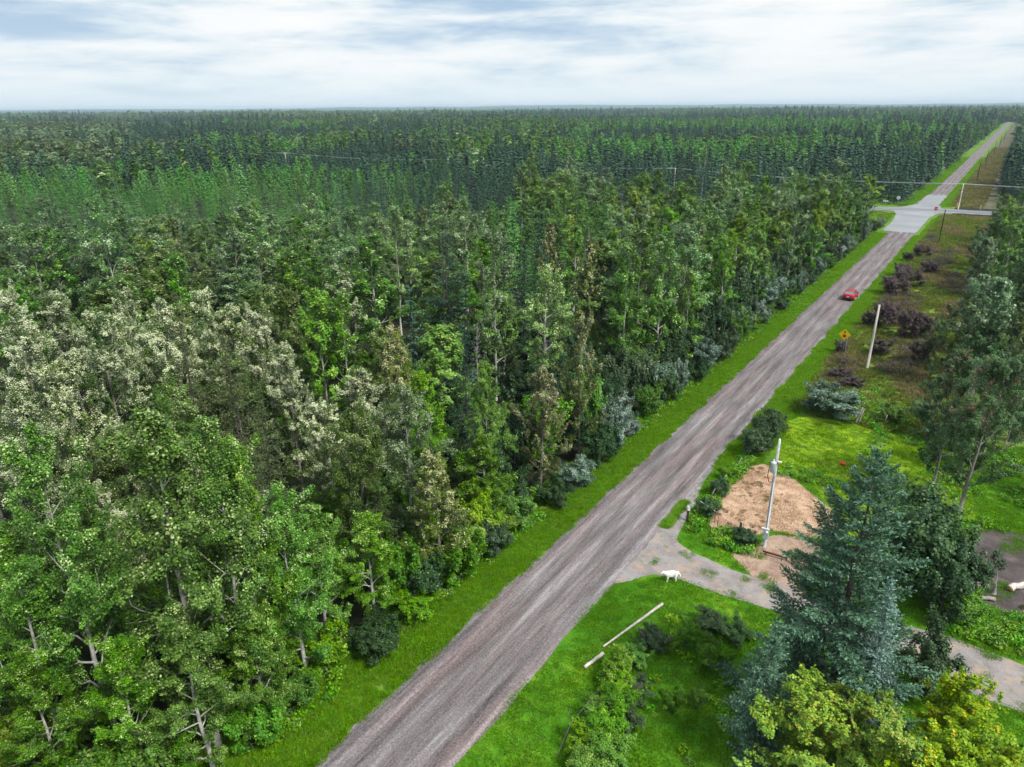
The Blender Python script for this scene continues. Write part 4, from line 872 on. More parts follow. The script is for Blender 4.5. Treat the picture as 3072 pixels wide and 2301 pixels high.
PX = [(-11.2, 258.7, 7.6), (-100, 252, 9.2), (-200, 250, 9.2), (-307, 248, 9.2), (-357, 251.5, 9.4), (-450, 250, 9.4), (75, 265, 9.0)]
for i, (x, y, h) in enumerate(PX): hpole(x, y, h, M['pole_pale'], ['pale pole with crossarm standing at the junction', 'power pole on the crossroad nearest the junction in the forest', 'power pole in the middle of the crossroad line', 'power pole second farthest seen along the crossroad', 'power pole with pale shaft standing before the far aspens', 'farthest power pole at the end of the crossroad', 'power pole beyond the right edge carrying the crossroad wires'][i])
box('lamp', (0, -.2, 5.1), (.3, .3, .5), M['white'], bpy.data.objects['utility_pole.003'], .03)
order = sorted(PX)
for k in (-1.1, .45, 1.1):
    T = Tubes()
    for (a, b) in zip(order[:-1], order[1:]):
        u = np.linspace(0, 1, 14)[:, None]; A = np.array([a[0], a[1]+k-.05, a[2]-.1]); B = np.array([b[0], b[1]+k-.05, b[2]-.1])
        p = A + (B-A)*u; p[:, 2] -= (4*u*(1-u))[:, 0]*np.linalg.norm(B-A)*.012; T.add(p, np.full(14, .026), 4)
    tag(obj('power_line', T.mesh('power_line', M['wire'])), ['power line wire along the crossroad, near side', 'power line wire along the crossroad, middle', 'power line wire along the crossroad, far side'][[-1.1, .45, 1.1].index(k)], 'wire')
for i, (x, y, h) in enumerate([(-11.2, 360, 8.2), (-11.5, 444, 8), (-11.3, 551, 8), (-10.6, 640, 8), (-10.6, 760, 8)]): pole((x, y), h, M['pole_black'], ['dark pole nearest past the junction on the right', 'second dark pole past the junction on the right', 'third dark pole past the junction on the right', 'fourth dark pole past the junction, small in the distance', 'farthest dark pole along the long road'][i], .15)
# ------------------------------------------------------------------ signs (built facing -Y, turned by rz)
def posts(o, xs, h, r=.035, m='steel'):
    for x in xs: box('post', (x, .05, h/2-.05), (r*2, r*1.4, h+.1), M[m], o, .005)
s = empty('stop_ahead_sign', (-13.45, 95.0, 0), rad(-6)); tag(s, 'yellow diamond sign with black arrow and red disc on two posts', 'sign'); posts(s, (-.28, .38), 2.9)
D_ = .74; dm = plate('panel', [(0, 2.75-D_), (D_, 2.75), (0, 2.75+D_), (-D_, 2.75)], .02, M['yellow'], s, -.005)
plate('border', [(0, 2.75-D_+.05), (D_-.05, 2.75), (0, 2.75+D_-.05), (-D_+.05, 2.75), (-D_+.075, 2.75), (0, 2.75+D_-.075), (D_-.075, 2.75), (0, 2.75-D_+.075)], .003, M['yellow'], dm, -.008)
plate('red_octagon', ngon(8, .235, 0, 2.56, math.pi/8), .004, M['red'], dm, -.010)
plate('arrow', [(-.045, 2.86), (.045, 2.86), (.045, 3.02), (.15, 3.02), (0, 3.27), (-.15, 3.02), (-.045, 3.02)], .004, M['black'], dm, -.010)
def lettering(txt, size, loc, m, parent, name='lettering'):
    c = bpy.data.curves.new(name, 'FONT'); c.body = txt; c.size = size; c.align_x = 'CENTER'; c.align_y = 'CENTER'; c.extrude = .002; c.offset = .006; c.materials.append(m)
    tmp = bpy.data.objects.new(name, c); COL.objects.link(tmp); me = bpy.data.meshes.new_from_object(tmp.evaluated_get(bpy.context.evaluated_depsgraph_get())); bpy.data.objects.remove(tmp)
    o = obj(name, me, parent); o.location = loc; o.rotation_euler = (math.pi/2, 0, 0); return o
st = empty('stop_sign', (-15.5, 235.6, 0), rad(-3)); tag(st, 'red octagonal stop sign at the junction', 'sign'); posts(st, (0,), 2.3)
sp = plate('panel', ngon(8, .56, 0, 2.5, math.pi/8), .02, M['white'], st, -.005); plate('red_field', ngon(8, .52, 0, 2.5, math.pi/8), .004, M['red'], sp, -.010); lettering('STOP', .42, (0, -.012, 2.5), M['white'], sp)
def backsign(name, loc, h, shape, label, xs=(0,), rz=0., m='sign_back'):
    o = empty(name, (*loc, 0), rz); tag(o, label, 'sign'); posts(o, xs, h); p = plate('panel', shape(h), .02, M[m], o, .09); return o, p
dia = lambda d: (lambda h: [(0, h-d), (d, h), (0, h+d), (-d, h)])
backsign('warning_sign', (-25.4, 158.3), 2.5, dia(.72), 'grey back of a diamond sign on the left verge past the car')
o, p = backsign('route_sign', (-26.2, 188.2), 2.3, lambda h: [(-.4, h-.5), (.4, h-.5), (.4, h+.4), (-.4, h+.4)], 'white rectangular sign on the left verge before the junction', m='white')
plate('emblem', [(-.15, 2.0), (.15, 2.0), (.15, 2.45), (-.15, 2.45)], .004, M['dark_post'], p, .084)
backsign('stop_sign', (-27.9, 258.8), 2.4, lambda h: ngon(8, .6, 0, h, math.pi/8), 'pale back of an octagonal sign on the far left corner')
o, p = backsign('road_name_sign', (-31.3, 258.1), 1.2, lambda h: [(-.75, h-.28), (.75, h-.28), (.75, h+.28), (-.75, h+.28)], 'small blue and white board low on the far left corner', m='sign_blue')
plate('band', [(-.74, 1.1), (.74, 1.1), (.74, 1.4), (-.74, 1.4)], .004, M['white'], p, .084)
backsign('warning_sign', (-25.7, 384), 3.0, dia(.75), 'pale back of a diamond sign on two posts past the junction', xs=(-.4, .4))
mk = empty('marker_post', (-11.7, 253.6+8, 0)); tag(mk, 'yellow marker post at the foot of the junction pole', 'post'); box('stake', (0, 0, .7), (.18, .1, 1.5), M['yellow'], mk); box('cap', (0, 0, 1.5), (.2, .12, .12), M['white'], mk)
mk = empty('marker_post', (-5.6, 262.1, 0)); tag(mk, 'short white marker post right of the junction', 'post'); box('stake', (0, 0, .5), (.16, .1, 1.1), M['white'], mk); box('cap', (0, 0, 1.1), (.24, .16, .2), M['white'], mk)
# ------------------------------------------------------------------ red car driving away
M['car_red'] = plain('red_car_paint', (.45, .012, .022), .22, .1, var=.03, spec=.6)
M['glass'] = plain('car_glass', (.22, .26, .29), .12, .5, var=.05, spec=.9)  # pale, partly metallic tone puts the sky's reflection into the glass colour
M['tail'] = plain('tail_light', (.35, .0, .0), .2)
car = empty('red_car', (-18.0, 126.3, .08), rad(-1)); tag(car, 'red sedan driving away on the gravel road', 'car')
def loft(name, secs, m, parent, smooth=True):
    """secs: list of rings (same vertex count)"""
    V = np.array(secs, float); k, n = V.shape[:2]; F = []
    for i in range(k-1):
        for j in range(n): F.append((i*n+j, i*n+(j+1) % n, (i+1)*n+(j+1) % n, (i+1)*n+j))
    me = bpy.data.meshes.new(name); me.from_pydata(V.reshape(-1, 3).tolist(), [], F + [list(range(n))[::-1], [(k-1)*n+q for q in range(n)]]); me.materials.append(m); me.update()
    me.polygons.foreach_set('use_smooth', np.full(len(me.polygons), smooth)); return obj(name, me, parent)
def ring(y, w, z0, z1, t=.92): return [(-w, y, z0+.12), (-w*.93, y, z0), (w*.93, y, z0), (w, y, z0+.12), (w, y, (z0+z1)/2), (w*t, y, z1-.05), (w*.8, y, z1), (-w*.8, y, z1), (-w*t, y, z1-.05), (-w, y, (z0+z1)/2)]
loft('body', [ring(-2.30, .72, .38, .86), ring(-2.22, .84, .28, .98), ring(-1.8, .90, .22, 1.02), ring(-1.2, .91, .2, .98), ring(0, .91, .2, .95), ring(1.0, .91, .2, .93), ring(1.8, .88, .22, .80), ring(2.2, .80, .28, .70), ring(2.3, .66, .36, .62)], M['car_red'], car)
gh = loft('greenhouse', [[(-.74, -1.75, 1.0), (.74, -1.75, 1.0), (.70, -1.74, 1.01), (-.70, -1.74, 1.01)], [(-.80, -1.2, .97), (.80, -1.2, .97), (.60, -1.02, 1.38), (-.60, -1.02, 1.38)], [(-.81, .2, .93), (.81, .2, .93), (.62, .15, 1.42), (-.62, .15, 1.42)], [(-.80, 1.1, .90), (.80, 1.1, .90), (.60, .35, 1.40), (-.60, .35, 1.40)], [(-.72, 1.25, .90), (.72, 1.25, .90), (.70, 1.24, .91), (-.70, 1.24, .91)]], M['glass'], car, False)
loft('roof', [[(-.60, -1.08, 1.375), (.60, -1.08, 1.375), (.55, -1.06, 1.41), (-.55, -1.06, 1.41)], [(-.635, -.3, 1.40), (.635, -.3, 1.40), (.56, -.3, 1.46), (-.56, -.3, 1.46)], [(-.62, .36, 1.385), (.62, .36, 1.385), (.55, .34, 1.43), (-.55, .34, 1.43)]], M['car_red'], car)
for sx in (-1, 1):
    tube('rear_pillar', [(sx*.79, -1.72, 1.0), (sx*.66, -1.3, 1.22), (sx*.60, -1.02, 1.40)], [.06, .06, .05], M['car_red'], car, 6)
    tube('front_pillar', [(sx*.77, 1.15, .92), (sx*.60, .36, 1.40)], .04, M['car_red'], car, 6)
    box('tail_light', (sx*.62, -2.24, .80), (.36, .10, .16), M['tail'], car, .02); box('headlight', (sx*.58, 2.2, .62), (.3, .12, .12), M['white'], car, .02)
    box('wing_mirror', (sx*.98, .75, .98), (.18, .1, .12), M['car_red'], car, .02)
    for yy in (-1.38, 1.38):
        wl = empty('wheel', (sx*.82, yy, .32)); wl.parent = car
        tube('tyre', [(-.11, 0, 0), (-.10, 0, 0), (.10, 0, 0), (.11, 0, 0)], [.27, .32, .32, .27], M['rubber'], wl, 16); tube('rim', [(-.115, 0, 0), (.115, 0, 0)], [.2, .2], M['steel'], wl, 12)
box('bumper', (0, -2.26, .36), (1.5, .14, .22), M['black'], car, .03); box('number_plate', (0, -2.33, .68), (.36, .02, .14), M['white'], car, .004); box('rear_spoiler', (0, -2.1, 1.02), (1.3, .16, .03), M['car_red'], car, .01)
# ------------------------------------------------------------------ white dog
M['fur'] = plain('white_fur', (.82, .80, .76), .9, var=.12, scale=14, bump=.5)
def skin(name, nodes, edges, m, parent, sub=2, root=0):
    me = bpy.data.meshes.new(name); me.from_pydata([n[:3] for n in nodes], edges, []); me.materials.append(m); o = obj(name, me, parent)
    bm = bmesh.new(); bm.from_mesh(me); bm.verts.layers.skin.verify(); bm.to_mesh(me); bm.free()
    for i, n in enumerate(nodes):
        sv = me.skin_vertices[0].data[i]; r = n[3]; sv.radius = r if isinstance(r, tuple) else (r, r); sv.use_root = (i == root)
    md = o.modifiers.new('skin', 'SKIN'); md.use_smooth_shade = True; md.branch_smoothing = .3
    ms = o.modifiers.new('sub', 'SUBSURF'); ms.levels = ms.render_levels = sub; return o
dog = empty('dog', (-13.6, 38.95, .03), math.atan2(-.563, -.827)+.12); tag(dog, 'white long-haired dog standing where the driveway meets the lawn', 'dog')
dn = [(-.30, 0, .57, (.20, .23)), (0, 0, .56, (.20, .23)), (.26, 0, .58, (.20, .25)), (.44, 0, .66, (.16, .17)), (.60, 0, .70, (.13, .135)), (.70, 0, .665, (.065, .06)), (.79, 0, .645, (.045, .04)),
      (-.44, 0, .60, (.11, .12)), (-.54, .02, .50, .06), (-.60, .03, .36, .065), (-.62, .04, .24, .045)]
de = [(0, 1), (1, 2), (2, 3), (3, 4), (4, 5), (5, 6), (0, 7), (7, 8), (8, 9), (9, 10)]
def leg_chain(a, pts):
    prev = a
    for p in pts: dn.append(p); de.append((prev, len(dn)-1)); prev = len(dn)-1
for sy, dx in ((1, .05), (-1, -.05)):
    leg_chain(2, [(.27+dx*.4, sy*.12, .40, .075), (.25+dx, sy*.13, .22, .05), (.27+dx, sy*.13, .06, .042), (.33+dx, sy*.13, .025, .04)])
    leg_chain(0, [(-.30+dx*.4, sy*.13, .40, .095), (-.24+dx, sy*.14, .28, .06), (-.36+dx, sy*.14, .17, .042), (-.33+dx, sy*.14, .05, .04), (-.27+dx, sy*.14, .025, .04)])
skin('body', dn, de, M['fur'], dog, 2, 1)
for sy in (-1, 1):
    tube('ear', [(.56, sy*.09, .79), (.56, sy*.135, .74), (.58, sy*.14, .66)], [.03, .045, .015], M['fur'], dog, 6)
    tube('eye', [(.675, sy*.05, .715), (.69, sy*.055, .715)], [.014, .010], M['black'], dog, 6)
tube('nose', [(.815, 0, .655), (.84, 0, .652)], [.028, .016], M['black'], dog, 8)
# ------------------------------------------------------------------ logs, branches, farmyard bits
M['log_end'] = plain('cut_wood', (.42, .27, .13), .8, var=.3); M['log_grey'] = plain('weathered_log', (.30, .275, .24), .85, var=.4, scale=4, bump=.3); M['log_pale'] = plain('peeled_birch', (.52, .49, .43), .8, var=.35, scale=4, bump=.3)
def log(a, b, r0, r1, label, m='log_pale', mid=None, cat='log', name='log'):
    a, b = np.array(a, float), np.array(b, float); n = 7; u = np.linspace(0, 1, n)[:, None]; P = a+(b-a)*u
    if mid is not None: P = (1-u)**2*a + 2*u*(1-u)*np.array(mid, float) + u*u*b
    rg_ = np.random.default_rng(int(abs(a[0]*100)+abs(b[1]*10))); P[1:-1] += rg_.normal(size=(n-2, 3))*r0*.15
    o = empty(name, P[0]); P = P - P[0]; tube('bark', P, r0+(r1-r0)*u[:, 0]*1.0, M[m], o, 9)
    d = unit((P[-1]-P[-2])[None])[0]; tube('cut_end', [P[-1]+d*.002, P[-1]+d*.012], [r1*.92, r1*.9], M['log_end'], o, 9)
    d0 = unit((P[0]-P[1])[None])[0]; tube('cut_end', [P[0]+d0*.002, P[0]+d0*.012], [r0*.92, r0*.9], M['log_end'], o, 9); return tag(o, label, cat)
log((-14.5, 30.7, .08), (-13.1, 36.3, .10), .055, .095, 'long pale birch log lying on the lawn beside the road')
log((-14.6, 28.6, .10), (-14.25, 30.2, .11), .10, .11, 'short pale birch log at the near end of the long one')
br = empty('fallen_branch', (-13.0, 23.3, 0)); tag(br, 'long bent pale branch lying on the lawn below the logs', 'branch')
tube('stem', [(.1, -.6, .05), (0, 0, .06), (-.3, 1.5, .08), (-.2, 2.8, .10), (-.2, 3.6, .16), (.1, 4.7, .12)], [.012, .02, .03, .035, .04, .045], M['bark_dead'], br, 6)
tube('twig', [(-.2, 3.1, .1), (.25, 2.9, .15), (.4, 2.4, .12)], [.02, .014, .008], M['bark_dead'], br, 5); tube('twig', [(-.25, 1.8, .08), (-.7, 1.9, .05), (-.95, 2.6, .04)], [.018, .012, .006], M['bark_dead'], br, 5)
for a in [((2.9, 48.6, .15), (4.1, 49.9, .2), .13, .16, 'grey split log lying across the dirt at the bush'), ((2.6, 49.6, .14), (3.9, 49.7, .3), .11, .12, 'thin white birch log resting over the grey split log'), ((3.6, 48.1, .15), (4.6, 48.5, .15), .12, .14, 'short pale log at the grass edge of the dirt'), ((2.8, 47.8, .12), (3.8, 48.2, .12), .10, .12, 'low weathered log half in the grass')]: log(*a, m='log_grey')
log((5.35, 50.2, .2), (7.6, 51.6, .2), .22, .2, 'big curved white birch log with orange cut end at the right edge', mid=(6.0, 51.6, .2))
log((6.25, 48.5, .22), (6.6, 49.3, .22), .24, .22, 'thick pale birch block below the curved log')
sm = decid('stump', 77, 1.0, .6, .5, 4, 0, .1, None, M['bark_dead'], tr=.2, bare=True, nsec=1); plant('tree_stump', (sm[0], None), (4.5, 49.4, 0), .4, (1, 1, .9), 'dark broken stump between the logs and the bare soil', 'stump', trunk_name='stump_wood')
def post(x, y, h, m, label, r=.05, lean=(0, 0), name='fence_post'):
    o = empty(name, (x, y, 0)); tag(o, label, 'post'); tube('shaft', [(0, 0, -.1), (lean[0]*.5, lean[1]*.5, h*.5), (lean[0], lean[1], h)], [r, r, r*.9], M[m], o, 7); tube('top', [(lean[0], lean[1], h), (lean[0], lean[1], h+.02)], [r*.8, r*.6], M['log_end'] if m == 'post_wood' else M[m], o, 7); return o
post(-11.4, 46.7, 1.25, 'dark_post', 'thick black fence post left of the transformer pole', .10)
post(-13.1, 46.7, 1.15, 'rust', 'thin rusty fence stake at the straw edge', .022)
post(-12.5, 33.0, 1.2, 'dark_post', 'thin dark steel stake at the fence corner on the lawn', .03); post(-12.8, 31.3, 1.2, 'dark_post', 'thin dark steel stake by the weeds below the fence corner', .03)
post(-12.3, 32.3, 1.3, 'dark_post', 'leaning dark weathered post in weeds at the lawn corner', .11, (-.35, -.5))
post(-8.0, 73.3, 1.7, 'post_wood', 'leaning grey fence post beside the grey-blue willow', .07, (.35, .35)); post(-7.75, 73.3, 1.6, 'post_wood', 'second leaning post touching the first by the willow', .06, (.25, .3))
post(-5.6, 74.6, 1.0, 'log_pale', 'short whitish stake in the weeds right of the leaning posts', .06, (.15, .1)); post(-4.9, 76.8, .9, 'white', 'small white stake behind the whitish stake', .06, (.1, 0))
post(-1.2, 74.0, 1.4, 'log_pale', 'pale straight fence post before the alders', .07, (.1, 0))
for i, (x, y) in enumerate([(-15.1, 50.6), (-15.1, 53.4), (-15.0, 57.2)]): post(x, y, .95, 'post_wood', ['crooked grey fence stick nearest the gate along the straw', 'crooked grey fence stick midway along the straw', 'crooked grey fence stick at the far end of the straw'][i], .035, (.25, .5))
gt = empty('wire_gate', (-15.2, 48.2, 0)); tag(gt, 'thin pale pipe gate at the straw corner', 'gate')
tube('gate_post', [(0, 0, -.1), (0, 0, 1.25)], .045, M['post_wood'], gt); tube('top_rail', [(0, 0, 1.2), (1.6, -.6, 1.0)], .022, M['white'], gt, 6); tube('end_post', [(1.6, -.6, -.1), (1.6, -.6, 1.05)], .03, M['dark_post'], gt, 6); tube('wire', [(0, 0, .7), (1.6, -.6, .55)], .01, M['wire'], gt, 5)
ml = empty('mailbox', (-15.45, 46.7, 0), .5); tag(ml, 'grey mailbox on a dark post at the driveway corner', 'mailbox'); box('post', (0, 0, .5), (.16, .16, 1.1), M['dark_post'], ml); 
bm = bmesh.new(); secs = [(-.11, 0), (.11, 0), (.11, .12), (.08, .19), (0, .22), (-.08, .19), (-.11, .12)]
mbx = plate('box', [(x, z+1.05) for x, z in secs], .5, M['steel'], ml, -.25); box('flag', (.125, .1, 1.22), (.01, .12, .06), M['red'], mbx, .002); box('door', (0, -.258, 1.14), (.19, .01, .16), M['white'], mbx, .003); bm.free()
hw = empty('harrow_frame', (-9.3, 45.5, 0)); tag(hw, 'dark red rusty steel farm frame on the straw path', 'farm implement')
box('beam', (.8, .05, .25), (1.7, .12, .12), M['rust'], hw, rz=.05)
tube('upright', [(1.55, .1, .05), (1.75, .2, .95)], .045, M['rust'], hw, 6); tube('upright', [(1.95, .05, .05), (1.75, .2, .95)], .04, M['rust'], hw, 6)
tube('drawbar', [(1.7, .15, .45), (2.4, -.35, .12)], .05, M['rust'], hw, 6); tube('brace', [(1.75, .2, .55), (2.3, .3, .1)], .035, M['rust'], hw, 6); tube('tine', [(.2, .05, .25), (.15, -.1, 0)], .03, M['rust'], hw, 6); tube('tine', [(1.3, .1, .25), (1.3, -.1, 0)], .03, M['rust'], hw, 6)
for x, y, lab in [(-11.3, 45.2, 0), (-9.9, 45.1, 1)]: pass
pn = empty('feed_pan', (-7.3, 63.1, 0)); tag(pn, 'small red pan lying on the paddock grass', 'pan'); tube('bowl', [(0, 0, .02), (0, 0, .06), (0, 0, .2)], [.12, .2, .26], M['red'], pn, 14); tube('rim', [(0, 0, .2), (0, 0, .22)], [.27, .26], M['red'], pn, 14)
bm = bmesh.new(); bmesh.ops.create_icosphere(bm, subdivisions=3, radius=.22); M['ball'] = plain('blue_ball', (.42, .50, .62), .4); bl = bm_obj('ball', bm, M['ball'], None, True); bl.location = (-2.3, 60.3, .21); tag(bl, 'pale blue ball on the grass beyond the large spruce', 'ball')
tr_ = empty('garden_trailer', (6.75, 35.6, 0), .4); tag(tr_, 'red trailer corner at the right picture edge', 'trailer'); box('bed', (.3, 0, .62), (1.6, .9, .08), M['red'], tr_); box('side_board', (.3, -.45, .8), (1.6, .04, .3), M['red'], tr_); box('side_board', (.3, .45, .8), (1.6, .04, .3), M['red'], tr_)
for sy in (-.5, .5): tube('wheel', [(.3, sy-.06, .28), (.3, sy+.06, .28)], [.28, .28], M['rubber'], tr_, 14)
# straw heap
rg_ = np.random.default_rng(8); n = 900; pr = rg_.random(n)**.5*.65; pa = rg_.random(n)*6.28; c = np.stack([pr*np.cos(pa), pr*np.sin(pa), np.maximum(.02, .42*(1-(pr/.65)**2)*rg_.uniform(.5, 1.05, n))], 1)
V, F = quads_at(c, unit(rg_.normal(size=(n, 3))*.6+np.array([0, 0, 1.])), rg_, .32, .03); hp = empty('straw_heap', (-6.7, 45.6, .02)); tag(hp, 'small heap of loose straw beside the spruce branches', 'straw heap'); obj('stalks', mesh_np('stalks', V, F, M['straw'], v=rg_.random(n)), hp)['kind'] = 'stuff'

# ------------------------------------------------------------------ grass, straw and weeds: scattered tufts
M['g_lawn'] = leaf('lawn_blade', [(0, (.065, .20, .006)), (.5, (.14, .36, .012)), (1, (.28, .48, .03))], hue=.025, val=.35, trans=.5, spec=.2)
M['g_verge'] = leaf('verge_blade', [(0, (.09, .24, .008)), (.5, (.19, .43, .014)), (1, (.36, .56, .04))], hue=.02, val=.3, trans=.5, spec=.2)
M['g_paddock'] = leaf('paddock_blade', [(0, (.12, .28, .006)), (.5, (.22, .42, .010)), (1, (.34, .52, .015))], hue=.02, val=.3, trans=.45, spec=.2)
M['g_marsh'] = leaf('marsh_blade', [(0, (.10, .13, .025)), (.5, (.19, .25, .045)), (1, (.34, .37, .09))], hue=.05, val=.4, trans=.4, spec=.2)
M['g_dry'] = leaf('dry_blade', [(0, (.15, .11, .07)), (.5, (.28, .22, .12)), (1, (.44, .37, .20))], hue=.03, val=.4, trans=.35, spec=.2)
M['g_weed'] = leaf('weed_leaf', [(0, (.05, .16, .010)), (.5, (.12, .31, .02)), (1, (.25, .45, .04))], hue=.03, val=.3)
def tuft(name, seed, m, n, rad_, h, wd):
    rg = np.random.default_rng(seed); a = rg.random(n)*6.28; r = rad_*rg.random(n)**.5; base = np.stack([r*np.cos(a), r*np.sin(a), np.zeros(n)], 1)
    d = unit(np.stack([np.cos(a)*.6+rg.normal(size=n)*.35, np.sin(a)*.6+rg.normal(size=n)*.35, np.full(n, 1.)], 1)); hh = h*rg.uniform(.5, 1.2, n)[:, None]
    sd_ = unit(np.cross(d, rg.normal(size=(n, 3)))); V = np.stack([base-sd_*wd, base+sd_*wd, base+d*hh*.65+sd_*wd*.8, base+d*hh+np.array([[0, 0, -.12]])*hh], 1).reshape(-1, 3)
    return mesh_np(name, V, np.arange(4*n).reshape(-1, 4), m, v=rg.random(n))
def weed(name, seed, m, n, rad_, h, ls):
    rg = np.random.default_rng(seed); c = ball(rg, n)*np.array([rad_, rad_, h*.5])+np.array([0, 0, h*.5]); V, F = quads_at(c, unit(rg.normal(size=(n, 3))*.6+np.array([0, 0, .9])), rg, ls, ls*.6); return mesh_np(name, V, F, m, v=rg.random(n))
def inpoly(x, y, P):
    P = np.array(P); ins = np.zeros(len(x), bool); j = len(P)-1
    for i in range(len(P)):
        c = ((P[i, 1] > y) != (P[j, 1] > y)) & (x < (P[j, 0]-P[i, 0])*(y-P[i, 1])/(P[j, 1]-P[i, 1]+1e-12)+P[i, 0]); ins ^= c; j = i
    return ins
DRIVE = [(-17.2, 36.0), (-15.6, 37.8), (-13.2, 39.5), (-7.9, 39.6), (-3.4, 39.3), (1.6, 39.0), (16, 38), (16, 42.5), (4.3, 43.0), (0, 42.7), (-3, 41.8), (-7, 42.9), (-12, 42.7), (-15.1, 43.6), (-15.5, 46.2), (-15.9, 49.7), (-16.7, 54), (-18, 56), (-18, 36)]
STRAW = [(-13.8, 46.8), (-14.5, 49.8), (-14.9, 52.7), (-14.8, 55.7), (-14.4, 58.1), (-13.2, 59.6), (-10.7, 58.4), (-8.1, 56.1), (-5.7, 53.4), (-5.2, 51.8), (-7.2, 49.4), (-9.5, 49), (-11, 46.9)]
PATH = [(-11.5, 44.3), (-10.3, 44.7), (-9.9, 46.6), (-9.6, 48.4), (-6.4, 49.4), (-5.0, 46), (-5.7, 42), (-6, 40.6), (-8.8, 42.2), (-10.1, 43.3)]
PAD = [(-12.1, 59.3), (-12.9, 64.4), (-14.0, 70.7), (-7.9, 73.3), (-4.5, 72.9), (-1.8, 70.5), (2.5, 64), (3, 59), (-1.4, 56), (-3.9, 50.2), (-6.3, 54), (-9.9, 58.8)]
SOIL = [(2.7, 55), (3.8, 57.5), (6.7, 59), (12, 58), (12, 47), (4.7, 47.6), (3.1, 48.8), (3.6, 52.8)]
def pts(rg, n, x0, x1, y0, y1): return rg.uniform(x0, x1, n), rg.uniform(y0, y1, n)
def scat(name, label, m, protos, x, y, smin, smax, rg, z=.01):
    n = len(x); sc = rg.uniform(smin, smax, n)*(.75+.5*(np.sin(x*.9+1)*np.sin(y*.7)+1)/2); instancer(name, protos, rg.integers(0, len(protos), n), np.stack([x, y, np.full(n, z)], 1), rg.random(n)*6.28, np.stack([sc, sc, sc*rg.uniform(.8, 1.3, n)], 1), label)
rg = np.random.default_rng(21)
tl = [tuft('lawn_tuft%d' % i, i, M['g_lawn'], 40, .24, .075, .012) for i in range(3)]; tv = [tuft('verge_tuft%d' % i, 10+i, M['g_verge'], 44, .26, .17, .014) for i in range(3)]
tp = [tuft('paddock_tuft%d' % i, 20+i, M['g_paddock'], 40, .26, .09, .013) for i in range(3)]; tm = [tuft('marsh_tuft%d' % i, 30+i, M['g_marsh'], 40, .32, .42, .018) for i in range(3)]
td = [tuft('dry_tuft%d' % i, 40+i, M['g_dry'], 40, .34, .6, .018) for i in range(3)]; tw = [weed('weed%d' % i, 50+i, M['g_weed'], 60, .35, .35, .12) for i in range(3)]
# lawn
x, y = pts(rg, 42000, -17.0, 10, 16, 76); k = ~inpoly(x, y, DRIVE) & ~inpoly(x, y, STRAW) & ~inpoly(x, y, PATH) & ~inpoly(x, y, PAD) & ~inpoly(x, y, SOIL) & ((y < 60) | (x > -6)) & (x > -16.75+.12*np.sin(y*1.7)+.1*np.sin(y*4.1)); scat('lawn_grass', 'short green lawn grass right of the road', None, tl, x[k], y[k], .7, 1.4, rg)
# verges both sides
x, y = pts(rg, 26000, -27.6, -22.45, 10, 110); k = x < -22.5+.16*np.sin(y*1.3)+.1*np.sin(y*3.7); x1, y1 = pts(rg, 14000, -16.85, -13.4, 56, 130); k1 = (x1 > -16.8+.14*np.sin(y1*1.5)) & ~inpoly(x1, y1, PAD) & ~inpoly(x1, y1, STRAW); x2, y2 = pts(rg, 12000, -27.6, -22.45, 110, 240); x3, y3 = pts(rg, 8000, -16.7, -13.6, 130, 240); x4, y4 = pts(rg, 240, -17.0, -16.1, 44.8, 49.4)
x4 = -16.9+(y4-44.8)*-.03+rg.random(240)*.7
k2 = (y2 < 200) | (x2 < -25.4 - np.clip((y2-225)/12, 0, 9)); k3 = (y3 < 200) | (x3 > -15.6 + np.clip((y3-232)/6, 0, 9))
for q in (0,): scat('verge_grass_blades', 'bright green verge grass along both road edges', None, tv, np.concatenate([x[k], x1[k1], x2[k2], x3[k3], x4]), np.concatenate([y[k], y1[k1], y2[k2], y3[k3], y4]), .6, 1.3, rg)
x, y = pts(rg, 9000, -15, 4, 49, 75); k = inpoly(x, y, PAD); scat('paddock_grass', 'yellow-green cropped paddock grass', None, tp, x[k], y[k], .6, 1.3, rg)
# marsh
xw, yw = pts(rg, 9000, -27.8, -22.6, 262, 520); xx_, yx_ = pts(rg, 5000, -16.7, -13.4, 262, 520); kw_ = (xw < -23.2) | (yw > 297); scat('far_verge_grass', 'grass along the road beyond the junction', None, tv, np.concatenate([xw[kw_], xx_]), np.concatenate([yw[kw_], yx_]), .9, 1.8, rg)
xy_, yy_ = pts(rg, 5000, -55, -25, 202, 262); ky_ = ~((np.abs(yy_-(254.2+.19*xy_)) < 5.2)) & (xy_ < -25.6) & ((xy_ < -34.5) | (yy_ < 240) | (yy_ > 258)); scat('junction_weeds', 'rough grass on the corners left of the junction', None, tv + tm[:1], xy_[ky_], yy_[ky_], .8, 1.6, rg)
xv, yv = pts(rg, 5000, -14.2, -3, 196, 242); scat('field_grass', 'green grass field corner before the crossroad', None, tv, xv, yv, .7, 1.4, rg)
x, y = pts(rg, 15000, -14.3, 2, 73, 242); scat('marsh_grass', 'olive tall grass in the wet ground right of the road', None, tm, x, y, .5, 1.3, rg)
x, y = pts(rg, 5200, -14.2, -1, 78, 242); k = (np.sin(x*.8+y*.13)+np.sin(y*.21+1.))>.35; scat('dry_grass', 'brown dry grass patches right of the road', None, td, x[k], y[k], .6, 1.3, rg)
x, y = pts(rg, 7000, -14, -5, 264, 640); scat('brush_grass', 'brown brush right of the road beyond the junction', None, tm+td[:1], x, y, .7, 1.5, rg)
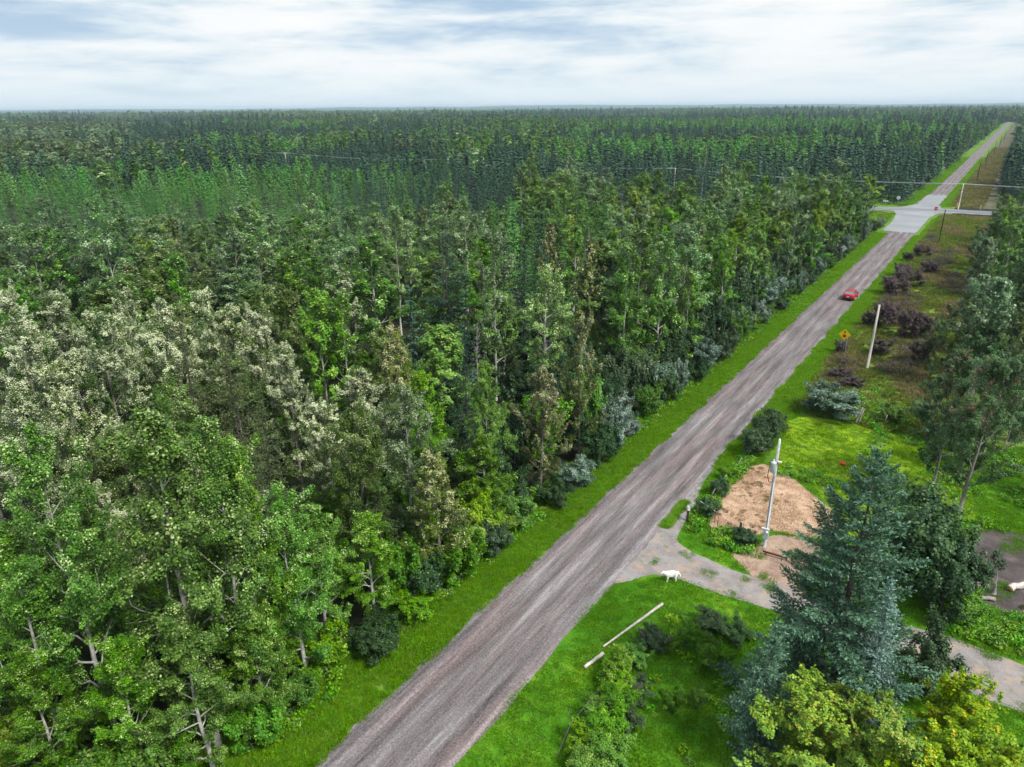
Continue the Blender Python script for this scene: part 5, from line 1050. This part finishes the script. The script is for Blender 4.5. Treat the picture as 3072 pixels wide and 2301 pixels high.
# weeds: paddock rim, fence lines, right field, verge foot
xa, ya = pts(rg, 1100, -6, 10, 56, 74); ka = ~inpoly(xa, ya, SOIL) & (np.sin(xa*1.1+ya*.3)+np.sin(ya*.9) > .1); xb, yb = pts(rg, 260, -15.2, -14.2, 45.5, 61); xc, yc = pts(rg, 160, -13, -10, 44.6, 46.9); kc = ~inpoly(xc, yc, PATH); xd, yd = pts(rg, 900, -26.9, -25.0, 14, 150); xe, ye = pts(rg, 240, -13.2, -6, 20, 37.0); ke = (np.sin(xe*1.6)+np.sin(ye*1.1+xe)) > .6; xf, yf = pts(rg, 420, -13.5, -3, 73.5, 80); xg, yg = pts(rg, 320, 1.5, 8, 43.6, 47.4); xh, yh = pts(rg, 70, -12, -5, 58, 60)
scat('weeds', 'leafy green weeds round the paddock, fences and verge', None, tw, np.concatenate([xa[ka], xb, xc[kc], xd, xe[ke], xf, xg, xh]), np.concatenate([ya[ka], yb, yc[kc], yd, ye[ke], yf, yg, yh]), .5, 1.5, rg)
xi, yi = pts(rg, 5200, -15.5, 10, 38, 44); ki = inpoly(xi, yi, DRIVE) & (np.sin(xi*1.3+yi*2.1)+np.sin(xi*.7-yi*3.3+1)+np.sin(xi*3.1) > 1.35); scat('driveway_grass', 'tufts of grass growing through the driveway gravel', None, tl, xi[ki], yi[ki], .5, 1.0, rg, .03)
xj, yj = pts(rg, 2600, -12, -4, 40, 50); kj = inpoly(xj, yj, PATH) & (np.sin(xj*1.9+yj)+np.sin(yj*1.7-xj*.6) > .9); xk, yk = pts(rg, 2600, 2, 10, 46, 60); kk = inpoly(xk, yk, SOIL) & (np.sin(xk*1.2+yk*.8)+np.sin(yk*1.1-xk*1.9) > .7); scat('patch_grass', 'grass tufts on the bare straw path and dirt', None, tl, np.concatenate([xj[kj], xk[kk]]), np.concatenate([yj[kj], yk[kk]]), .6, 1.2, rg, .025)
tc_ = [tuft('hay_clump%d' % i, 80+i, M['g_dry'], 50, .22, .12, .014) for i in range(2)]
xl, yl = pts(rg, 900, -15, -4, 46, 73); kl = (inpoly(xl, yl, STRAW) & (np.sin(xl*.9)+np.sin(yl*1.3+.5) > .2)) | (inpoly(xl, yl, PAD) & (rg.random(900) < .12)); scat('hay_clumps', 'dark clumps of old hay on the straw and paddock', None, tc_, xl[kl], yl[kl], .5, 1.1, rg, .02)
tb_ = [weed('scrub%d' % i, 90+i, M['purple'], 160, .7, .8, .12) for i in range(3)]
xm, ym = pts(rg, 900, -13.6, -2, 80, 200); km = (np.sin(xm*.55+ym*.11)+np.sin(ym*.16-xm*.4+2.)+.5*np.sin(ym*.5)) > .55; scat('low_scrub', 'low rusty purple scrub tangled in the wet ground', None, tb_, xm[km], ym[km], .5, 1.3, rg)
xn, yn = pts(rg, 900, -14.3, -2, 74, 200); kn = (np.sin(xn*.7-yn*.13)+np.sin(yn*.23+1.)) > .5; scat('field_weeds', 'green weeds in patches right of the road', None, tw, xn[kn], yn[kn], .5, 1.3, rg)
# straw litter
ts_ = [tuft('straw_litter%d' % i, 60+i, M['straw'], 30, .3, .05, .012) for i in range(3)]
x, y = pts(rg, 6000, -16, -4, 40, 61); k = inpoly(x, y, STRAW) | (inpoly(x, y, PATH) & (rg.random(len(x)) < .35)); scat('straw_litter', 'loose straw strewn over the bare patch', None, ts_, x[k], y[k], .5, 1.3, rg, .02)
